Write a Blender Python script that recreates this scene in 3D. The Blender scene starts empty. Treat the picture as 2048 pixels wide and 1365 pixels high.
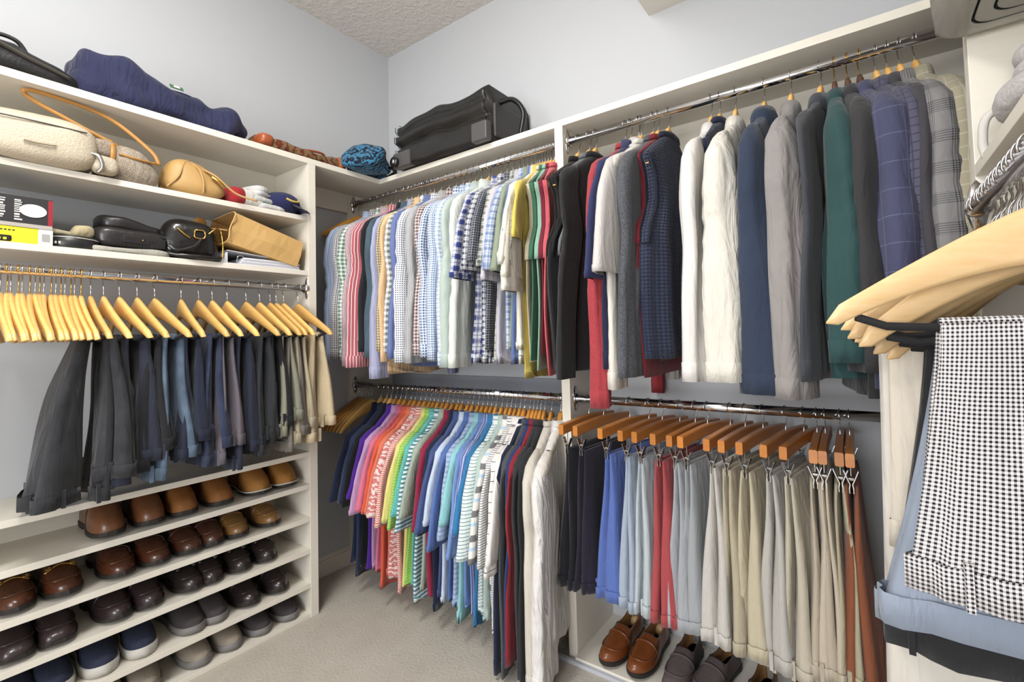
import bpy, bmesh, math, random
import numpy as np
from mathutils import Matrix, Vector
R = math.radians
scene = bpy.context.scene
col = scene.collection

# ------------------------------------------------------------------ camera, world, light, exposure
cam = bpy.data.cameras.new('camera'); cam_ob = bpy.data.objects.new('camera', cam); col.objects.link(cam_ob)
cam.sensor_width = 36; cam.lens = 16.448; cam.shift_x = -0.0381; cam.shift_y = -0.0250
cam.clip_start = 0.02
m = Matrix(((0.83022376, 0.04526774, 0.55558919), (0.55672937, -0.01736963, -0.83051232), (-0.02794504, 0.99882387, -0.03962256))).to_4x4()
m.translation = (2.5042, -1.915, 1.2784)
cam_ob.matrix_world = m
scene.camera = cam_ob
world = bpy.data.worlds.new('world'); scene.world = world; world.use_nodes = True
bg = world.node_tree.nodes['Background']; bg.inputs[0].default_value = (0.93, 0.95, 1.0, 1); bg.inputs[1].default_value = 0.9
vs = scene.view_settings
vs.view_transform = 'Standard'; vs.look = 'None'; vs.gamma = 1.0; vs.use_curve_mapping = False
vs.exposure = 0.0

def area(name, loc, target, sx, sy, power, color=(1, 1, 1)):
    l = bpy.data.lights.new(name, 'AREA'); l.shape = 'RECTANGLE'; l.size = sx; l.size_y = sy
    l.energy = power; l.color = color
    o = bpy.data.objects.new(name, l); col.objects.link(o); o.location = loc
    o.rotation_euler = (Vector(target) - Vector(loc)).to_track_quat('-Z', 'Y').to_euler()
    return o
area('ceiling_light', (1.35, -1.75, 3.04), (1.35, -1.7, 0), 0.45, 0.45, 24, (1.0, 0.985, 0.955))
area('added_rear_fill', (2.0, -3.9, 1.5), (1.3, -0.3, 1.1), 1.6, 1.9, 102, (0.97, 0.98, 1.0))  # soft fill added behind the camera, not a known light source
def bulb(name, loc, power, rad, color):
    l = bpy.data.lights.new(name, 'POINT'); l.energy = power; l.shadow_soft_size = rad; l.color = color
    o = bpy.data.objects.new(name, l); col.objects.link(o); o.location = loc
bulb('bounced_flash', (2.0, -2.3, 1.9), 4, 0.2, (1, 0.99, 0.97))
bulb('added_upper_fill', (1.5, -2.05, 2.72), 52, 0.13, (1.0, 0.985, 0.955))  # added fill point that brightens ceiling and upper walls, no actual fixture

# ------------------------------------------------------------------ constants of the place
H = 3.106; WX = 3.01; YB = -3.4
DA = 0.3205; DB = 0.312; CX = 2.69
ZT0, ZT1 = 2.13, 2.157
RB_Y = -0.276; RBU = 2.074; RBL = 1.014
RA_X = 0.304; RA_Z = 1.526
RC_X = 2.69; RC_Z = 1.494
ROD_R = 0.0155

# ------------------------------------------------------------------ materials
def lin(h):
    if isinstance(h, tuple): return h
    h = h.lstrip('#'); c = [int(h[i:i + 2], 16) / 255 for i in (0, 2, 4)]
    return tuple((x / 12.92 if x <= 0.04045 else ((x + 0.055) / 1.055) ** 2.4) for x in c) + (1,)
class NT:
    def __init__(s, name):
        s.m = bpy.data.materials.new(name); s.m.use_nodes = True; s.t = s.m.node_tree
        s.b = s.t.nodes['Principled BSDF']
    def n(s, typ, **kw):
        nd = s.t.nodes.new(typ)
        for k, v in kw.items():
            if k.startswith('i_'): nd.inputs[int(k[2:])].default_value = v
            else: setattr(nd, k, v)
        return nd
    def l(s, a, b): s.t.links.new(a, b)
    def math(s, op, a, b=None, c=None):
        nd = s.n('ShaderNodeMath', operation=op)
        for i, v in enumerate((a, b, c)):
            if v is None: continue
            if isinstance(v, (int, float)): nd.inputs[i].default_value = v
            else: s.l(v, nd.inputs[i])
        return nd.outputs[0]
    def mix(s, fac, a, b):
        nd = s.n('ShaderNodeMix', data_type='RGBA')
        for i, v in ((0, fac), (6, a), (7, b)):
            if isinstance(v, (int, float)): nd.inputs[i].default_value = v
            elif isinstance(v, tuple): nd.inputs[i].default_value = v
            else: s.l(v, nd.inputs[i])
        return nd.outputs[2]
    def noise(s, scale, vec=None, detail=2.0, rough=0.5):
        nd = s.n('ShaderNodeTexNoise'); nd.inputs['Scale'].default_value = scale
        nd.inputs['Detail'].default_value = detail; nd.inputs['Roughness'].default_value = rough
        if vec is not None: s.l(vec, nd.inputs['Vector'])
        return nd
    def bump(s, h, strength, dist, prev=None):
        nd = s.n('ShaderNodeBump'); nd.inputs['Strength'].default_value = strength; nd.inputs['Distance'].default_value = dist
        s.l(h, nd.inputs['Height'])
        if prev is not None: s.l(prev, nd.inputs['Normal'])
        return nd.outputs[0]
_mc = {}
def plain(name, colr, rough=0.5, metal=0.0, bump=0.0, bscale=80, coat=0.0, var=0.0):
    key = ('p', name)
    if key in _mc: return _mc[key]
    t = NT(name); t.b.inputs['Base Color'].default_value = lin(colr); t.b.inputs['Roughness'].default_value = rough
    t.b.inputs['Metallic'].default_value = metal; t.b.inputs['Coat Weight'].default_value = coat
    tc = t.n('ShaderNodeTexCoord').outputs['Object']
    if var:
        ns = t.noise(7, tc, 3)
        c = lin(colr); d = tuple(x * (1 - var) for x in c[:3]) + (1,)
        t.l(t.mix(ns.outputs[0], c, d), t.b.inputs['Base Color'])
    if bump:
        ns = t.noise(bscale, tc, 3); t.l(t.bump(ns.outputs[0], bump, 0.004), t.b.inputs['Normal'])
    _mc[key] = t.m; return t.m
def wood(name, c1, c2, rough=0.4, scale=(3, 14, 60)):
    key = ('w', name)
    if key in _mc: return _mc[key]
    t = NT(name); tc = t.n('ShaderNodeTexCoord').outputs['Object']
    oi = t.n('ShaderNodeObjectInfo').outputs['Random']
    mp = t.n('ShaderNodeMapping'); mp.inputs['Scale'].default_value = scale; t.l(tc, mp.inputs[0])
    cb = t.n('ShaderNodeCombineXYZ'); t.l(t.math('MULTIPLY', oi, 20.0), cb.inputs[2]); t.l(cb.outputs[0], mp.inputs['Location'])
    ns = t.noise(1.6, mp.outputs[0], 4, 0.6)
    base = t.mix(ns.outputs[0], lin(c1), lin(c2))
    hv = t.n('ShaderNodeHueSaturation'); t.l(base, hv.inputs['Color']); t.l(t.math('MULTIPLY_ADD', oi, 0.3, 0.84), hv.inputs['Value'])
    t.l(hv.outputs[0], t.b.inputs['Base Color']); t.b.inputs['Roughness'].default_value = rough
    t.b.inputs['Coat Weight'].default_value = 0.25; t.b.inputs['Coat Roughness'].default_value = 0.25
    t.l(t.bump(ns.outputs[0], 0.1, 0.001), t.b.inputs['Normal'])
    _mc[key] = t.m; return t.m
def fab(base, pat='', c2='#ffffff', per=0.02, fr=0.35, c3=None, wr=0.35):
    key = ('f', base, pat, c2, per, fr, c3, wr)
    if key in _mc: return _mc[key]
    t = NT('fabric'); uv = t.n('ShaderNodeUVMap').outputs[0]
    tc = t.n('ShaderNodeTexCoord').outputs['Object']
    sp = t.n('ShaderNodeSeparateXYZ'); t.l(uv, sp.inputs[0]); U, V = sp.outputs[0], sp.outputs[1]
    def stripe(x, p, f): return t.math('LESS_THAN', t.math('FRACT', t.math('DIVIDE', x, p)), f)
    def soft(h):
        c = lin(h); L = .2126 * c[0] + .7152 * c[1] + .0722 * c[2]; g = .60 + .18 * min(1, L * 5)
        return tuple((x * .86 + L * .14) * g for x in c[:3]) + (1,)
    a, b = soft(base), soft(c2)
    colr = None; nrm = None
    if pat == 'v': colr = t.mix(stripe(U, per, fr), a, b)
    elif pat == 'h': colr = t.mix(stripe(V, per, fr), a, b)
    elif pat == 'hh':
        q = t.mix(stripe(V, per, fr), a, b); V2 = t.math('ADD', V, per * 0.5)
        colr = t.mix(stripe(V2, per, fr * 0.5), q, lin(c3))
    elif pat == 'g':
        f = t.math('MULTIPLY', t.math('ADD', stripe(U, per, fr), stripe(V, per, fr)), 0.5); colr = t.mix(f, a, b)
    elif pat == 'w': colr = t.mix(t.math('MAXIMUM', stripe(U, per, fr), stripe(V, per, fr)), a, b)
    elif pat == 'p':
        f = t.math('MULTIPLY', t.math('ADD', stripe(U, per, 0.45), stripe(V, per, 0.45)), 0.5)
        q = t.mix(f, a, b); c = lin(c3 or '#ffffff')
        f2 = t.math('MAXIMUM', stripe(t.math('ADD', U, per * .3), per * .5, .12), stripe(t.math('ADD', V, per * .3), per * .5, .12))
        colr = t.mix(t.math('MULTIPLY', f2, .75), q, c)
    elif pat == 'd':
        du = t.math('SUBTRACT', t.math('FRACT', t.math('DIVIDE', U, per)), .5); dv = t.math('SUBTRACT', t.math('FRACT', t.math('DIVIDE', V, per)), .5)
        r2 = t.math('ADD', t.math('MULTIPLY', du, du), t.math('MULTIPLY', dv, dv)); colr = t.mix(t.math('LESS_THAN', r2, fr * fr), a, b)
    elif pat == 'm':
        ns = t.noise(330, tc, 2, .7); f = t.math('MULTIPLY_ADD', ns.outputs[0], 3.0, -1.0 - (fr - .35)); cl = t.n('ShaderNodeClamp'); t.l(f, cl.inputs[0])
        colr = t.mix(cl.outputs[0], a, b)
    elif pat == 'glen':
        big = t.math('LESS_THAN', t.math('FRACT', t.math('DIVIDE', U, .055)), .5); bigv = t.math('LESS_THAN', t.math('FRACT', t.math('DIVIDE', V, .07)), .4)
        f = t.math('MULTIPLY', stripe(V, .0052, .5), bigv); f = t.math('ADD', f, t.math('MULTIPLY', stripe(U, .0052, .5), big))
        colr = t.mix(t.math('MULTIPLY', f, .5), a, b)
    elif pat == 'z':
        ns = t.n('ShaderNodeTexWave', wave_type='RINGS'); ns.inputs['Scale'].default_value = per; ns.inputs['Distortion'].default_value = 9
        ns.inputs['Detail'].default_value = 3; ns.inputs['Detail Scale'].default_value = 2.5; t.l(tc, ns.inputs['Vector'])
        colr = t.mix(t.math('GREATER_THAN', ns.outputs['Fac'], fr), a, b)
    elif pat == 'n':
        ns = t.noise(9, tc, 4, .6); f = t.math('MULTIPLY_ADD', ns.outputs[0], 2.6, -.8); cl = t.n('ShaderNodeClamp'); t.l(f, cl.inputs[0])
        colr = t.mix(cl.outputs[0], a, b)
    elif pat == 'q':
        s1 = t.math('SINE', t.math('MULTIPLY', t.math('ADD', U, V), 2 * math.pi / per)); s2 = t.math('SINE', t.math('MULTIPLY', t.math('SUBTRACT', U, V), 2 * math.pi / per))
        hh = t.math('MULTIPLY', s1, s2); nrm = t.bump(hh, .9, .004)
        colr = t.mix(t.math('MULTIPLY_ADD', hh, .4, .4), a, b)
    ns1 = t.noise(14, tc, 3, .55)
    if colr is None:
        colr = t.mix(t.math('MULTIPLY', ns1.outputs[0], .35), a, tuple(x * .82 for x in a[:3]) + (1,))
    t.l(colr, t.b.inputs['Base Color'])
    t.b.inputs['Roughness'].default_value = 0.85
    t.b.inputs['Specular IOR Level'].default_value = 0.25
    t.b.inputs['Sheen Weight'].default_value = 0.12
    mp = t.n('ShaderNodeMapping'); mp.inputs['Scale'].default_value = (1, 1, .22); t.l(tc, mp.inputs[0])
    ns2 = t.noise(26, mp.outputs[0], 3, .5); ns2.inputs['Distortion'].default_value = 1.2
    nrm = t.bump(ns1.outputs[0], wr, .010, nrm); nrm = t.bump(ns2.outputs[0], wr * 1.3, .014, nrm)
    fine = t.noise(900, tc, 1); nrm = t.bump(fine.outputs[0], .25, .0006, nrm)
    t.l(nrm, t.b.inputs['Normal'])
    _mc[key] = t.m; return t.m

def m_wall(name, c, sc=160, st=.06):
    t = NT(name); tc = t.n('ShaderNodeTexCoord').outputs['Object']
    t.b.inputs['Base Color'].default_value = lin(c); t.b.inputs['Roughness'].default_value = .6
    t.b.inputs['Specular IOR Level'].default_value = .3
    ns = t.noise(sc, tc, 3); t.l(t.bump(ns.outputs[0], st, .002), t.b.inputs['Normal']); return t.m
M_WALL = m_wall('wall_paint', '#BBBDC0')
def m_ceiling():
    t = NT('ceiling_texture'); tc = t.n('ShaderNodeTexCoord').outputs['Object']
    t.b.inputs['Base Color'].default_value = lin('#D2CCC6'); t.b.inputs['Roughness'].default_value = .9
    ns = t.noise(38, tc, 4, .6); r = t.n('ShaderNodeValToRGB'); r.color_ramp.elements[0].position = .42; r.color_ramp.elements[1].position = .62
    t.l(ns.outputs[0], r.inputs[0]); t.l(t.bump(r.outputs[0], .55, .006), t.b.inputs['Normal']); return t.m
def m_carpet():
    t = NT('carpet'); tc = t.n('ShaderNodeTexCoord').outputs['Object']
    n1 = t.noise(420, tc, 3, .75); n2 = t.noise(5.5, tc, 3, .6); n3 = t.noise(90, tc, 2)
    c = t.mix(n1.outputs[0], lin('#B5AB9C'), lin('#FFF8EC')); 
    f = t.math('MULTIPLY_ADD', n2.outputs[0], 1.8, -.55); cl = t.n('ShaderNodeClamp'); t.l(f, cl.inputs[0])
    c2 = t.mix(t.math('MULTIPLY', cl.outputs[0], .35), c, lin('#B9AE9E'))
    t.l(c2, t.b.inputs['Base Color']); t.b.inputs['Roughness'].default_value = 1; t.b.inputs['Specular IOR Level'].default_value = .1
    b = t.bump(n3.outputs[0], .6, .01); t.l(t.bump(n1.outputs[0], .9, .006, b), t.b.inputs['Normal']); return t.m
def m_melamine(name, c='#DFD9CC'):
    t = NT(name); tc = t.n('ShaderNodeTexCoord').outputs['Object']
    mp = t.n('ShaderNodeMapping'); mp.inputs['Scale'].default_value = (9, 9, 70); t.l(tc, mp.inputs[0])
    ns = t.noise(1.5, mp.outputs[0], 4, .6)
    t.l(t.mix(ns.outputs[0], lin(c), tuple(x * .9 for x in lin(c)[:3]) + (1,)), t.b.inputs['Base Color'])
    t.b.inputs['Roughness'].default_value = .38; t.b.inputs['Specular IOR Level'].default_value = .4
    t.l(t.bump(ns.outputs[0], .05, .001), t.b.inputs['Normal']); return t.m
M_CEIL = m_ceiling(); M_CARPET = m_carpet(); M_SHELF = m_melamine('shelf_melamine'); M_TRIM = plain('trim_paint', '#D8D2C6', .4)
M_CHROME = plain('chrome', '#D8D8DA', .12, 1.0)
M_STEEL = plain('hook_wire', '#C9C6C4', .22, 1.0)
M_BRASS = plain('brass_wire', '#C9A25A', .25, 1.0)
M_WOOD = wood('pale_hanger_wood', '#EBC27A', '#D9A353')
M_WOODO = wood('amber_hanger_wood', '#D39A4A', '#BD7C2E')
M_WOODN = wood('natural_hanger_wood', '#CFB388', '#BE9862', .5)
M_WOODC = wood('orange_hanger_wood', '#BE7A34', '#A05F26', .4)
M_WOODD = wood('dark_hanger_wood', '#6B4A3C', '#4E342B', .35)
M_BLACKBAR = plain('black_flocking', '#151416', .9)
M_DARKIN = plain('dark_lining', '#1B1512', .9)

# ------------------------------------------------------------------ mesh helpers
class MB:
    def __init__(s): s.v = []; s.f = []; s.uv = []; s.mi = []; s.n = 0
    def add(s, V, F, UV=None, mi=0):
        V = np.asarray(V, float).reshape(-1, 3); off = s.n
        s.v.append(V); s.n += len(V)
        UV = np.zeros((len(V), 2)) if UV is None else np.asarray(UV, float).reshape(-1, 2)
        for k, f in enumerate(F):
            s.f.append([i + off for i in f]); s.uv.append([tuple(UV[i]) for i in f]); s.mi.append(mi)
        return s
    def grid(s, P, cu=True, cap0=False, cap1=False, mi=0, us=1.0, vs=1.0):
        # P[n rings][m points]; uv in metres
        P = np.asarray(P, float); n, mm = P.shape[:2]
        d = np.linalg.norm(np.diff(np.concatenate([P, P[:, :1]], 1), axis=1), axis=2).mean(0)
        cu_ = np.concatenate([[0], np.cumsum(d)]); dv = np.linalg.norm(np.diff(P, axis=0), axis=2).mean(1); cv = np.concatenate([[0], np.cumsum(dv)])
        off = s.n; s.v.append(P.reshape(-1, 3)); s.n += n * mm
        for i in range(n - 1):
            for j in range(mm if cu else mm - 1):
                j2 = (j + 1) % mm
                s.f.append([off + i * mm + j, off + i * mm + j2, off + (i + 1) * mm + j2, off + (i + 1) * mm + j])
                s.uv.append([(cu_[j] * us, cv[i] * vs), (cu_[j + 1] * us, cv[i] * vs), (cu_[j + 1] * us, cv[i + 1] * vs), (cu_[j] * us, cv[i + 1] * vs)]); s.mi.append(mi)
        for c, i in ((cap0, 0), (cap1, n - 1)):
            if c:
                r = [off + i * mm + j for j in range(mm)]
                if i == 0: r = r[::-1]
                s.f.append(r); s.uv.append([(0, 0)] * mm); s.mi.append(mi)
        return s
    def tube(s, pts, r, n=8, mi=0, flat=1.0, cap=True):
        pts = [Vector(p) for p in pts]; rr = r if isinstance(r, (list, tuple)) else [r] * len(pts)
        P = []; ref = None
        for i, p in enumerate(pts):
            t = (pts[min(i + 1, len(pts) - 1)] - pts[max(i - 1, 0)]).normalized()
            if ref is None: ref = Vector((0, 0, 1)) if abs(t.z) < .8 else Vector((1, 0, 0))
            a = (ref - t * ref.dot(t)).normalized(); b = t.cross(a); ref = a
            P.append([tuple(p + (a * math.cos(2 * math.pi * k / n) * flat + b * math.sin(2 * math.pi * k / n)) * rr[i]) for k in range(n)])
        return s.grid(P, True, cap, cap, mi)
    def box(s, a, b, mi=0, bev=0.0):
        x0, y0, z0 = a; x1, y1, z1 = b
        if not bev:
            V = [(x, y, z) for x in (x0, x1) for y in (y0, y1) for z in (z0, z1)]
            F = [(0, 1, 3, 2), (4, 6, 7, 5), (0, 4, 5, 1), (2, 3, 7, 6), (0, 2, 6, 4), (1, 5, 7, 3)]
            dx, dy, dz = x1 - x0, y1 - y0, z1 - z0
            off = s.n; s.v.append(np.array(V, float)); s.n += 8
            for f, ax in zip(F, 'xxyyzz'):
                pick = {'x': (1, 2), 'y': (0, 2), 'z': (0, 1)}[ax]
                s.f.append([off + i for i in f]); s.uv.append([(V[i][pick[0]], V[i][pick[1]]) for i in f]); s.mi.append(mi)
            return s
        bm = bmesh.new(); bmesh.ops.create_cube(bm, size=1)
        for v in bm.verts: v.co = Vector(((x0 + x1) / 2 + v.co.x * (x1 - x0), (y0 + y1) / 2 + v.co.y * (y1 - y0), (z0 + z1) / 2 + v.co.z * (z1 - z0)))
        bmesh.ops.bevel(bm, geom=bm.edges[:], offset=bev, segments=2, profile=.6, affect='EDGES')
        bm.verts.index_update(); V = [tuple(v.co) for v in bm.verts]; F = [[v.index for v in f.verts] for f in bm.faces]; bm.free()
        s.add(V, F, None, mi); return s
    def mesh(s, name, mats, smooth=True):
        me = bpy.data.meshes.new(name); V = np.concatenate(s.v)
        me.from_pydata(V.tolist(), [], s.f)
        uvl = me.uv_layers.new(name='UVMap'); flat = [c for f in s.uv for p in f for c in p]; uvl.data.foreach_set('uv', flat)
        for mt in (mats if isinstance(mats, (list, tuple)) else [mats]): me.materials.append(mt)
        me.polygons.foreach_set('material_index', s.mi)
        me.polygons.foreach_set('use_smooth', [smooth] * len(me.polygons))
        me.update(); return me
    def build(s, name, mats, parent=None, smooth=True, loc=None, rot=None):
        return link(name, s.mesh(name, mats, smooth), parent, loc, rot)
def link(name, me, parent=None, loc=None, rot=None):
    o = bpy.data.objects.new(name, me); col.objects.link(o)
    if parent is not None: o.parent = parent
    if loc is not None: o.location = loc
    if rot is not None: o.rotation_euler = rot if isinstance(rot, (tuple, list)) else (0, 0, rot)
    return o
def tag(o, label, cat, group=None):
    o['label'] = label; o['category'] = cat
    if group: o['group'] = group
    return o
def struct(name, a, b, mat, bev=0, parent=None):
    o = MB().box(a, b, 0, bev).build(name, mat, parent, smooth=False)
    if parent is None: o['kind'] = 'structure'
    return o
def empty(name, loc=(0, 0, 0), rot=0):
    o = bpy.data.objects.new(name, None); col.objects.link(o); o.location = loc
    o.rotation_euler = rot if isinstance(rot, (tuple, list)) else (0, 0, rot); return o
def spl(xs, ys, x): return np.interp(x, xs, ys)
def sspl(pts, n):  # smooth curve through points (Catmull-Rom)
    p = [Vector(q) for q in pts]; p = [p[0] * 2 - p[1]] + p + [p[-1] * 2 - p[-2]]; out = []
    seg = len(p) - 3
    for k in range(n):
        t = k / (n - 1) * seg; i = min(int(t), seg - 1); t -= i
        a, b, c, d = p[i:i + 4]
        out.append(tuple(.5 * ((2 * b) + (c - a) * t + (2 * a - 5 * b + 4 * c - d) * t * t + (3 * b - a - 3 * c + d) * t ** 3)))
    return out

# ------------------------------------------------------------------ the room
struct('floor', (-.1, YB - 1.6, -.1), (WX + .1, .1, 0), M_CARPET)
struct('ceiling', (-.1, YB - 1.6, H), (WX + .1, .1, H + .1), M_CEIL)
struct('wall_left', (-.1, YB - 1.6, 0), (0, .1, H), M_WALL)
struct('wall_back', (0, 0, 0), (WX, .1, H), M_WALL)
struct('wall_right', (WX, YB - 1.6, 0), (WX + .1, .1, H), M_WALL)
wf = MB().box((0, YB - .1, 0), (1.2, YB, H)).box((2.8, YB - .1, 0), (WX, YB, H)).box((1.2, YB - .1, 2.15), (2.8, YB, H)).build('wall_front', M_WALL, None, False); wf['kind'] = 'structure'
soffit = struct('ceiling_soffit', (1.782, -1.5, 2.656), (WX, 0, H), plain('soffit_paint', '#D6D0C8', .7))
def baseboard(name, a, b, along):
    mb = MB(); x0, y0 = a; x1, y1 = b
    if along == 'y':
        for (o, z0, z1) in ((.014, 0, .085), (.009, .085, .1), (.005, .1, .108)): mb.box((x0, y0, z0), (x0 + o, y1, z1))
    else:
        for (o, z0, z1) in ((.014, 0, .085), (.009, .085, .1), (.005, .1, .108)): mb.box((x0, y0 - o, z0), (x1, y0, z1))
    o = mb.build(name, M_TRIM, None, False); o['kind'] = 'structure'
baseboard('baseboard_left', (0, -.676), (0, -.312), 'y')
baseboard('baseboard_back', (.02, 0), (1.47, 0), 'x')
strip = struct('trim_1', (1.36, -.345, 0), (2.69, -.331, .014), plain('strip_metal', '#B4B6BE', .4))

# ---- closet carcass. fixed panels and boards: parts of two shelving units
def board(root, name, a, b, mat=None, bev=.0015): return MB().box(a, b, 0, bev).build(name, mat or M_SHELF, root, smooth=False)
ua = empty('shelving_unit', (0, -1.9, 0)); tag(ua, 'white built-in shelving tower with bag shelves on top and seven shoe shelves', 'shelving')
def local(root, a, b): 
    L = root.location; return tuple(a[i] - L[i] for i in range(3)), tuple(b[i] - L[i] for i in range(3))
def B(root, name, a, b, mat=None):
    a, b = local(root, a, b); return board(root, name, a, b, mat)
YE = -3.1
B(ua, 'top_shelf', (0, YE, ZT0), (DA, 0, ZT1))
B(ua, 'side_panel', (0, -.7123, 0), (DA, -.6756, ZT0))
B(ua, 'side_panel', (0, YE, 0), (DA, YE + .037, ZT0))
AS = {'bag': 1.8498, 'box': 1.5886}
for z in (1.8498, 1.5886, .7369, .5875, .4354, .2897, .1333): B(ua, 'shelf', (0, YE + .037, z), (DA - .002, -.7123, z + .0225))
B(ua, 'base_board', (0, YE + .037, 0), (DA - .004, -.7123, .018))
B(ua, 'wall_cleat', (0, YE, 1.955), (.018, -.7123, ZT0)); B(ua, 'back_panel', (0, YE + .037, .018), (.006, -.7123, .737))
B(ua, 'wall_cleat', (0, -.6756, 2.02), (.018, -.312, ZT0))
ub = empty('wardrobe_frame', (1.5, -.15, 0)); tag(ub, 'white built-in wardrobe frame of long top shelf, divider and end panels', 'shelving')
B(ub, 'top_shelf', (DA, -DB, ZT0), (WX, 0, ZT1)); B(ub, 'end_panel', (0, -DB, 0), (.02, 0, ZT0))
B(ub, 'divider', (1.4735, -DB, 0), (1.5129, 0, ZT0)); B(ub, 'base_board', (1.5129, -.331, 0), (WX, 0, .022))
B(ub, 'wall_cleat', (.02, -.018, 1.95), (1.4735, 0, ZT0)); B(ub, 'wall_cleat', (1.5129, -.018, 1.90), (WX, 0, ZT0))
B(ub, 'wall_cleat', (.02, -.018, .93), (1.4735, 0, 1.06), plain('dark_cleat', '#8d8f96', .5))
uc = empty('corner_shelving', (2.85, -1.0, 0)); tag(uc, 'white shelving beside the jackets, its slanting open shelf holding the knitted scarf', 'shelving')
B(uc, 'side_panel', (CX, -.742, 0), (WX, -.705, ZT0)); B(uc, 'top_shelf', (CX, -3.1, ZT0), (WX, -DB, ZT1))
B(uc, 'shelf', (CX, -3.1, 1.552), (WX, -.742, 1.575)); B(uc, 'shelf', (2.80, -3.1, 1.79), (WX, -.742, 1.812))
B(uc, 'side_panel', (CX, -3.1, 0), (WX, -3.063, ZT0))

# ---- rods
def rod(p0, p1, label):
    p0 = Vector(p0); p1 = Vector(p1); d = (p1 - p0).normalized(); L = (p1 - p0).length
    rot = d.to_track_quat('Z', 'Y').to_euler()
    o = MB().tube([(0, 0, 0), (0, 0, L)], ROD_R, 24).build('closet_rod', M_CHROME, None, True, tuple(p0), tuple(rot)); tag(o, label, 'rod')
    o.data.polygons.foreach_set('use_smooth', [True] * len(o.data.polygons))
    for z, sg in ((0, 1), (L, -1)):
        f = MB().tube([(0, 0, z), (0, 0, z + sg * .014)], .021, 20)
        up = o.rotation_euler.to_matrix().inverted() @ Vector((0, 0, 1))
        sd = up.cross(Vector((0, 0, 1)))
        a = []
        for ang in range(12):
            t = ang / 12 * 2 * math.pi; rr = .036 * abs(math.cos(t)) ** 1.4 + .016
            a.append(up * math.cos(t) * rr + sd * math.sin(t) * .018)
        P = [[tuple(v + Vector((0, 0, z))) for v in a], [tuple(v + Vector((0, 0, z + sg * .003))) for v in a]]
        f.grid(P, True, True, True); f.build('flange', M_CHROME, o)
    return o
rod((.02, RB_Y, RBU), (1.4735, RB_Y, RBU), 'chrome rod carrying the long row of striped and checked shirts')
rod((1.5129, RB_Y, RBU), (WX, RB_Y, RBU), 'chrome rod carrying the sweaters, jackets and blazers')
rod((.02, RB_Y, RBL), (1.4735, RB_Y, RBL), 'chrome rod carrying the rainbow row of polo shirts')
rod((1.5129, RB_Y, RBL), (2.62, RB_Y, RBL), 'chrome rod carrying the clipped trousers')
rod((RA_X, YE + .037, RA_Z), (RA_X, -.7123, RA_Z), 'chrome rod over the shoe shelves carrying dark trousers')
rod((RC_X, -3.063, RC_Z), (RC_X, -.742, RC_Z), 'chrome rod near the camera carrying the checked trousers')

# ------------------------------------------------------------------ hangers
ORD = 'first second third fourth fifth sixth seventh eighth ninth tenth eleventh twelfth thirteenth fourteenth fifteenth sixteenth seventeenth eighteenth nineteenth'.split()
def zh(u): return -.072 - .135 * (abs(u) / .22) ** 1.15
_hc = {}
def hanger_mesh(mat, wid=1.0, hgt=1.0, bend_=.028, drop=0.0):
    key = (mat.name, wid, hgt, bend_, drop)
    if key in _hc: return _hc[key]
    P = []; us = np.linspace(-1, 1, 31)
    for k in us:
        u = .22 * k; a = abs(k)
        top = zh(u) + ((.022 + drop) * math.exp(-(u / .05) ** 2) - .005 - drop if bend_ == 0 else 0) - (.005 if .80 < a < .86 else 0)
        h = (.046 * (1 - a) ** 1.5 + .027) * hgt
        if a > .93: c = math.sqrt(max(0, 1 - ((a - .93) / .07) ** 2)); top -= h * .5 * (1 - c); h = max(.003, h * c)
        bend = bend_ * a ** 1.8; w = .0065 + .002 * (1 - a)
        zc = top - h / 2; ring = []
        for j in range(10):
            t = 2 * math.pi * j / 10; cx, cz = math.cos(t), math.sin(t)
            ring.append((bend + w * math.copysign(abs(cx) ** .55, cx), u * wid, zc + h / 2 * math.copysign(abs(cz) ** .6, cz)))
        P.append(ring)
    me = MB().grid(P, True, True, True).mesh('wooden_hanger', mat); _hc[key] = me; return me
def hook_mesh(mat):
    key = ('hook', mat.name)
    if key in _hc: return _hc[key]
    pts = [(0, .002, -.078), (0, .003, -.056), (0, .006, -.042), (0, .014, -.030), (0, .020, -.016)]
    for a in range(-20, 211, 20): pts.append((0, .0205 * math.cos(R(a)), .0205 * math.sin(R(a)) - .0026 + .0))
    me = MB().tube(pts, .0017, 6).mesh('hook', mat); _hc[key] = me; return me
def bar_mesh(mat):
    if ('bar', mat.name) in _hc: return _hc[('bar', mat.name)]
    me = MB().tube([(.02, -.185, -.214), (.012, -.15, -.226), (.01, 0, -.228), (.012, .15, -.226), (.02, .185, -.214)], .0055, 8).mesh('trouser_bar', mat); _hc[('bar', mat.name)] = me; return me
def hanger(loc, rot, label, mat=None, hook=None, bar=None, group=None, wid=1.0, hgt=1.0, bend_=.028, drop=0.0):
    o = link('wooden_hanger', hanger_mesh(mat or M_WOOD, wid, hgt, bend_, drop), None, loc, rot)
    link('hook', hook_mesh(hook or M_STEEL), o)
    if bar: link('trouser_bar', bar_mesh(bar), o)
    tag(o, label, 'hanger', group); return o

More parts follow.
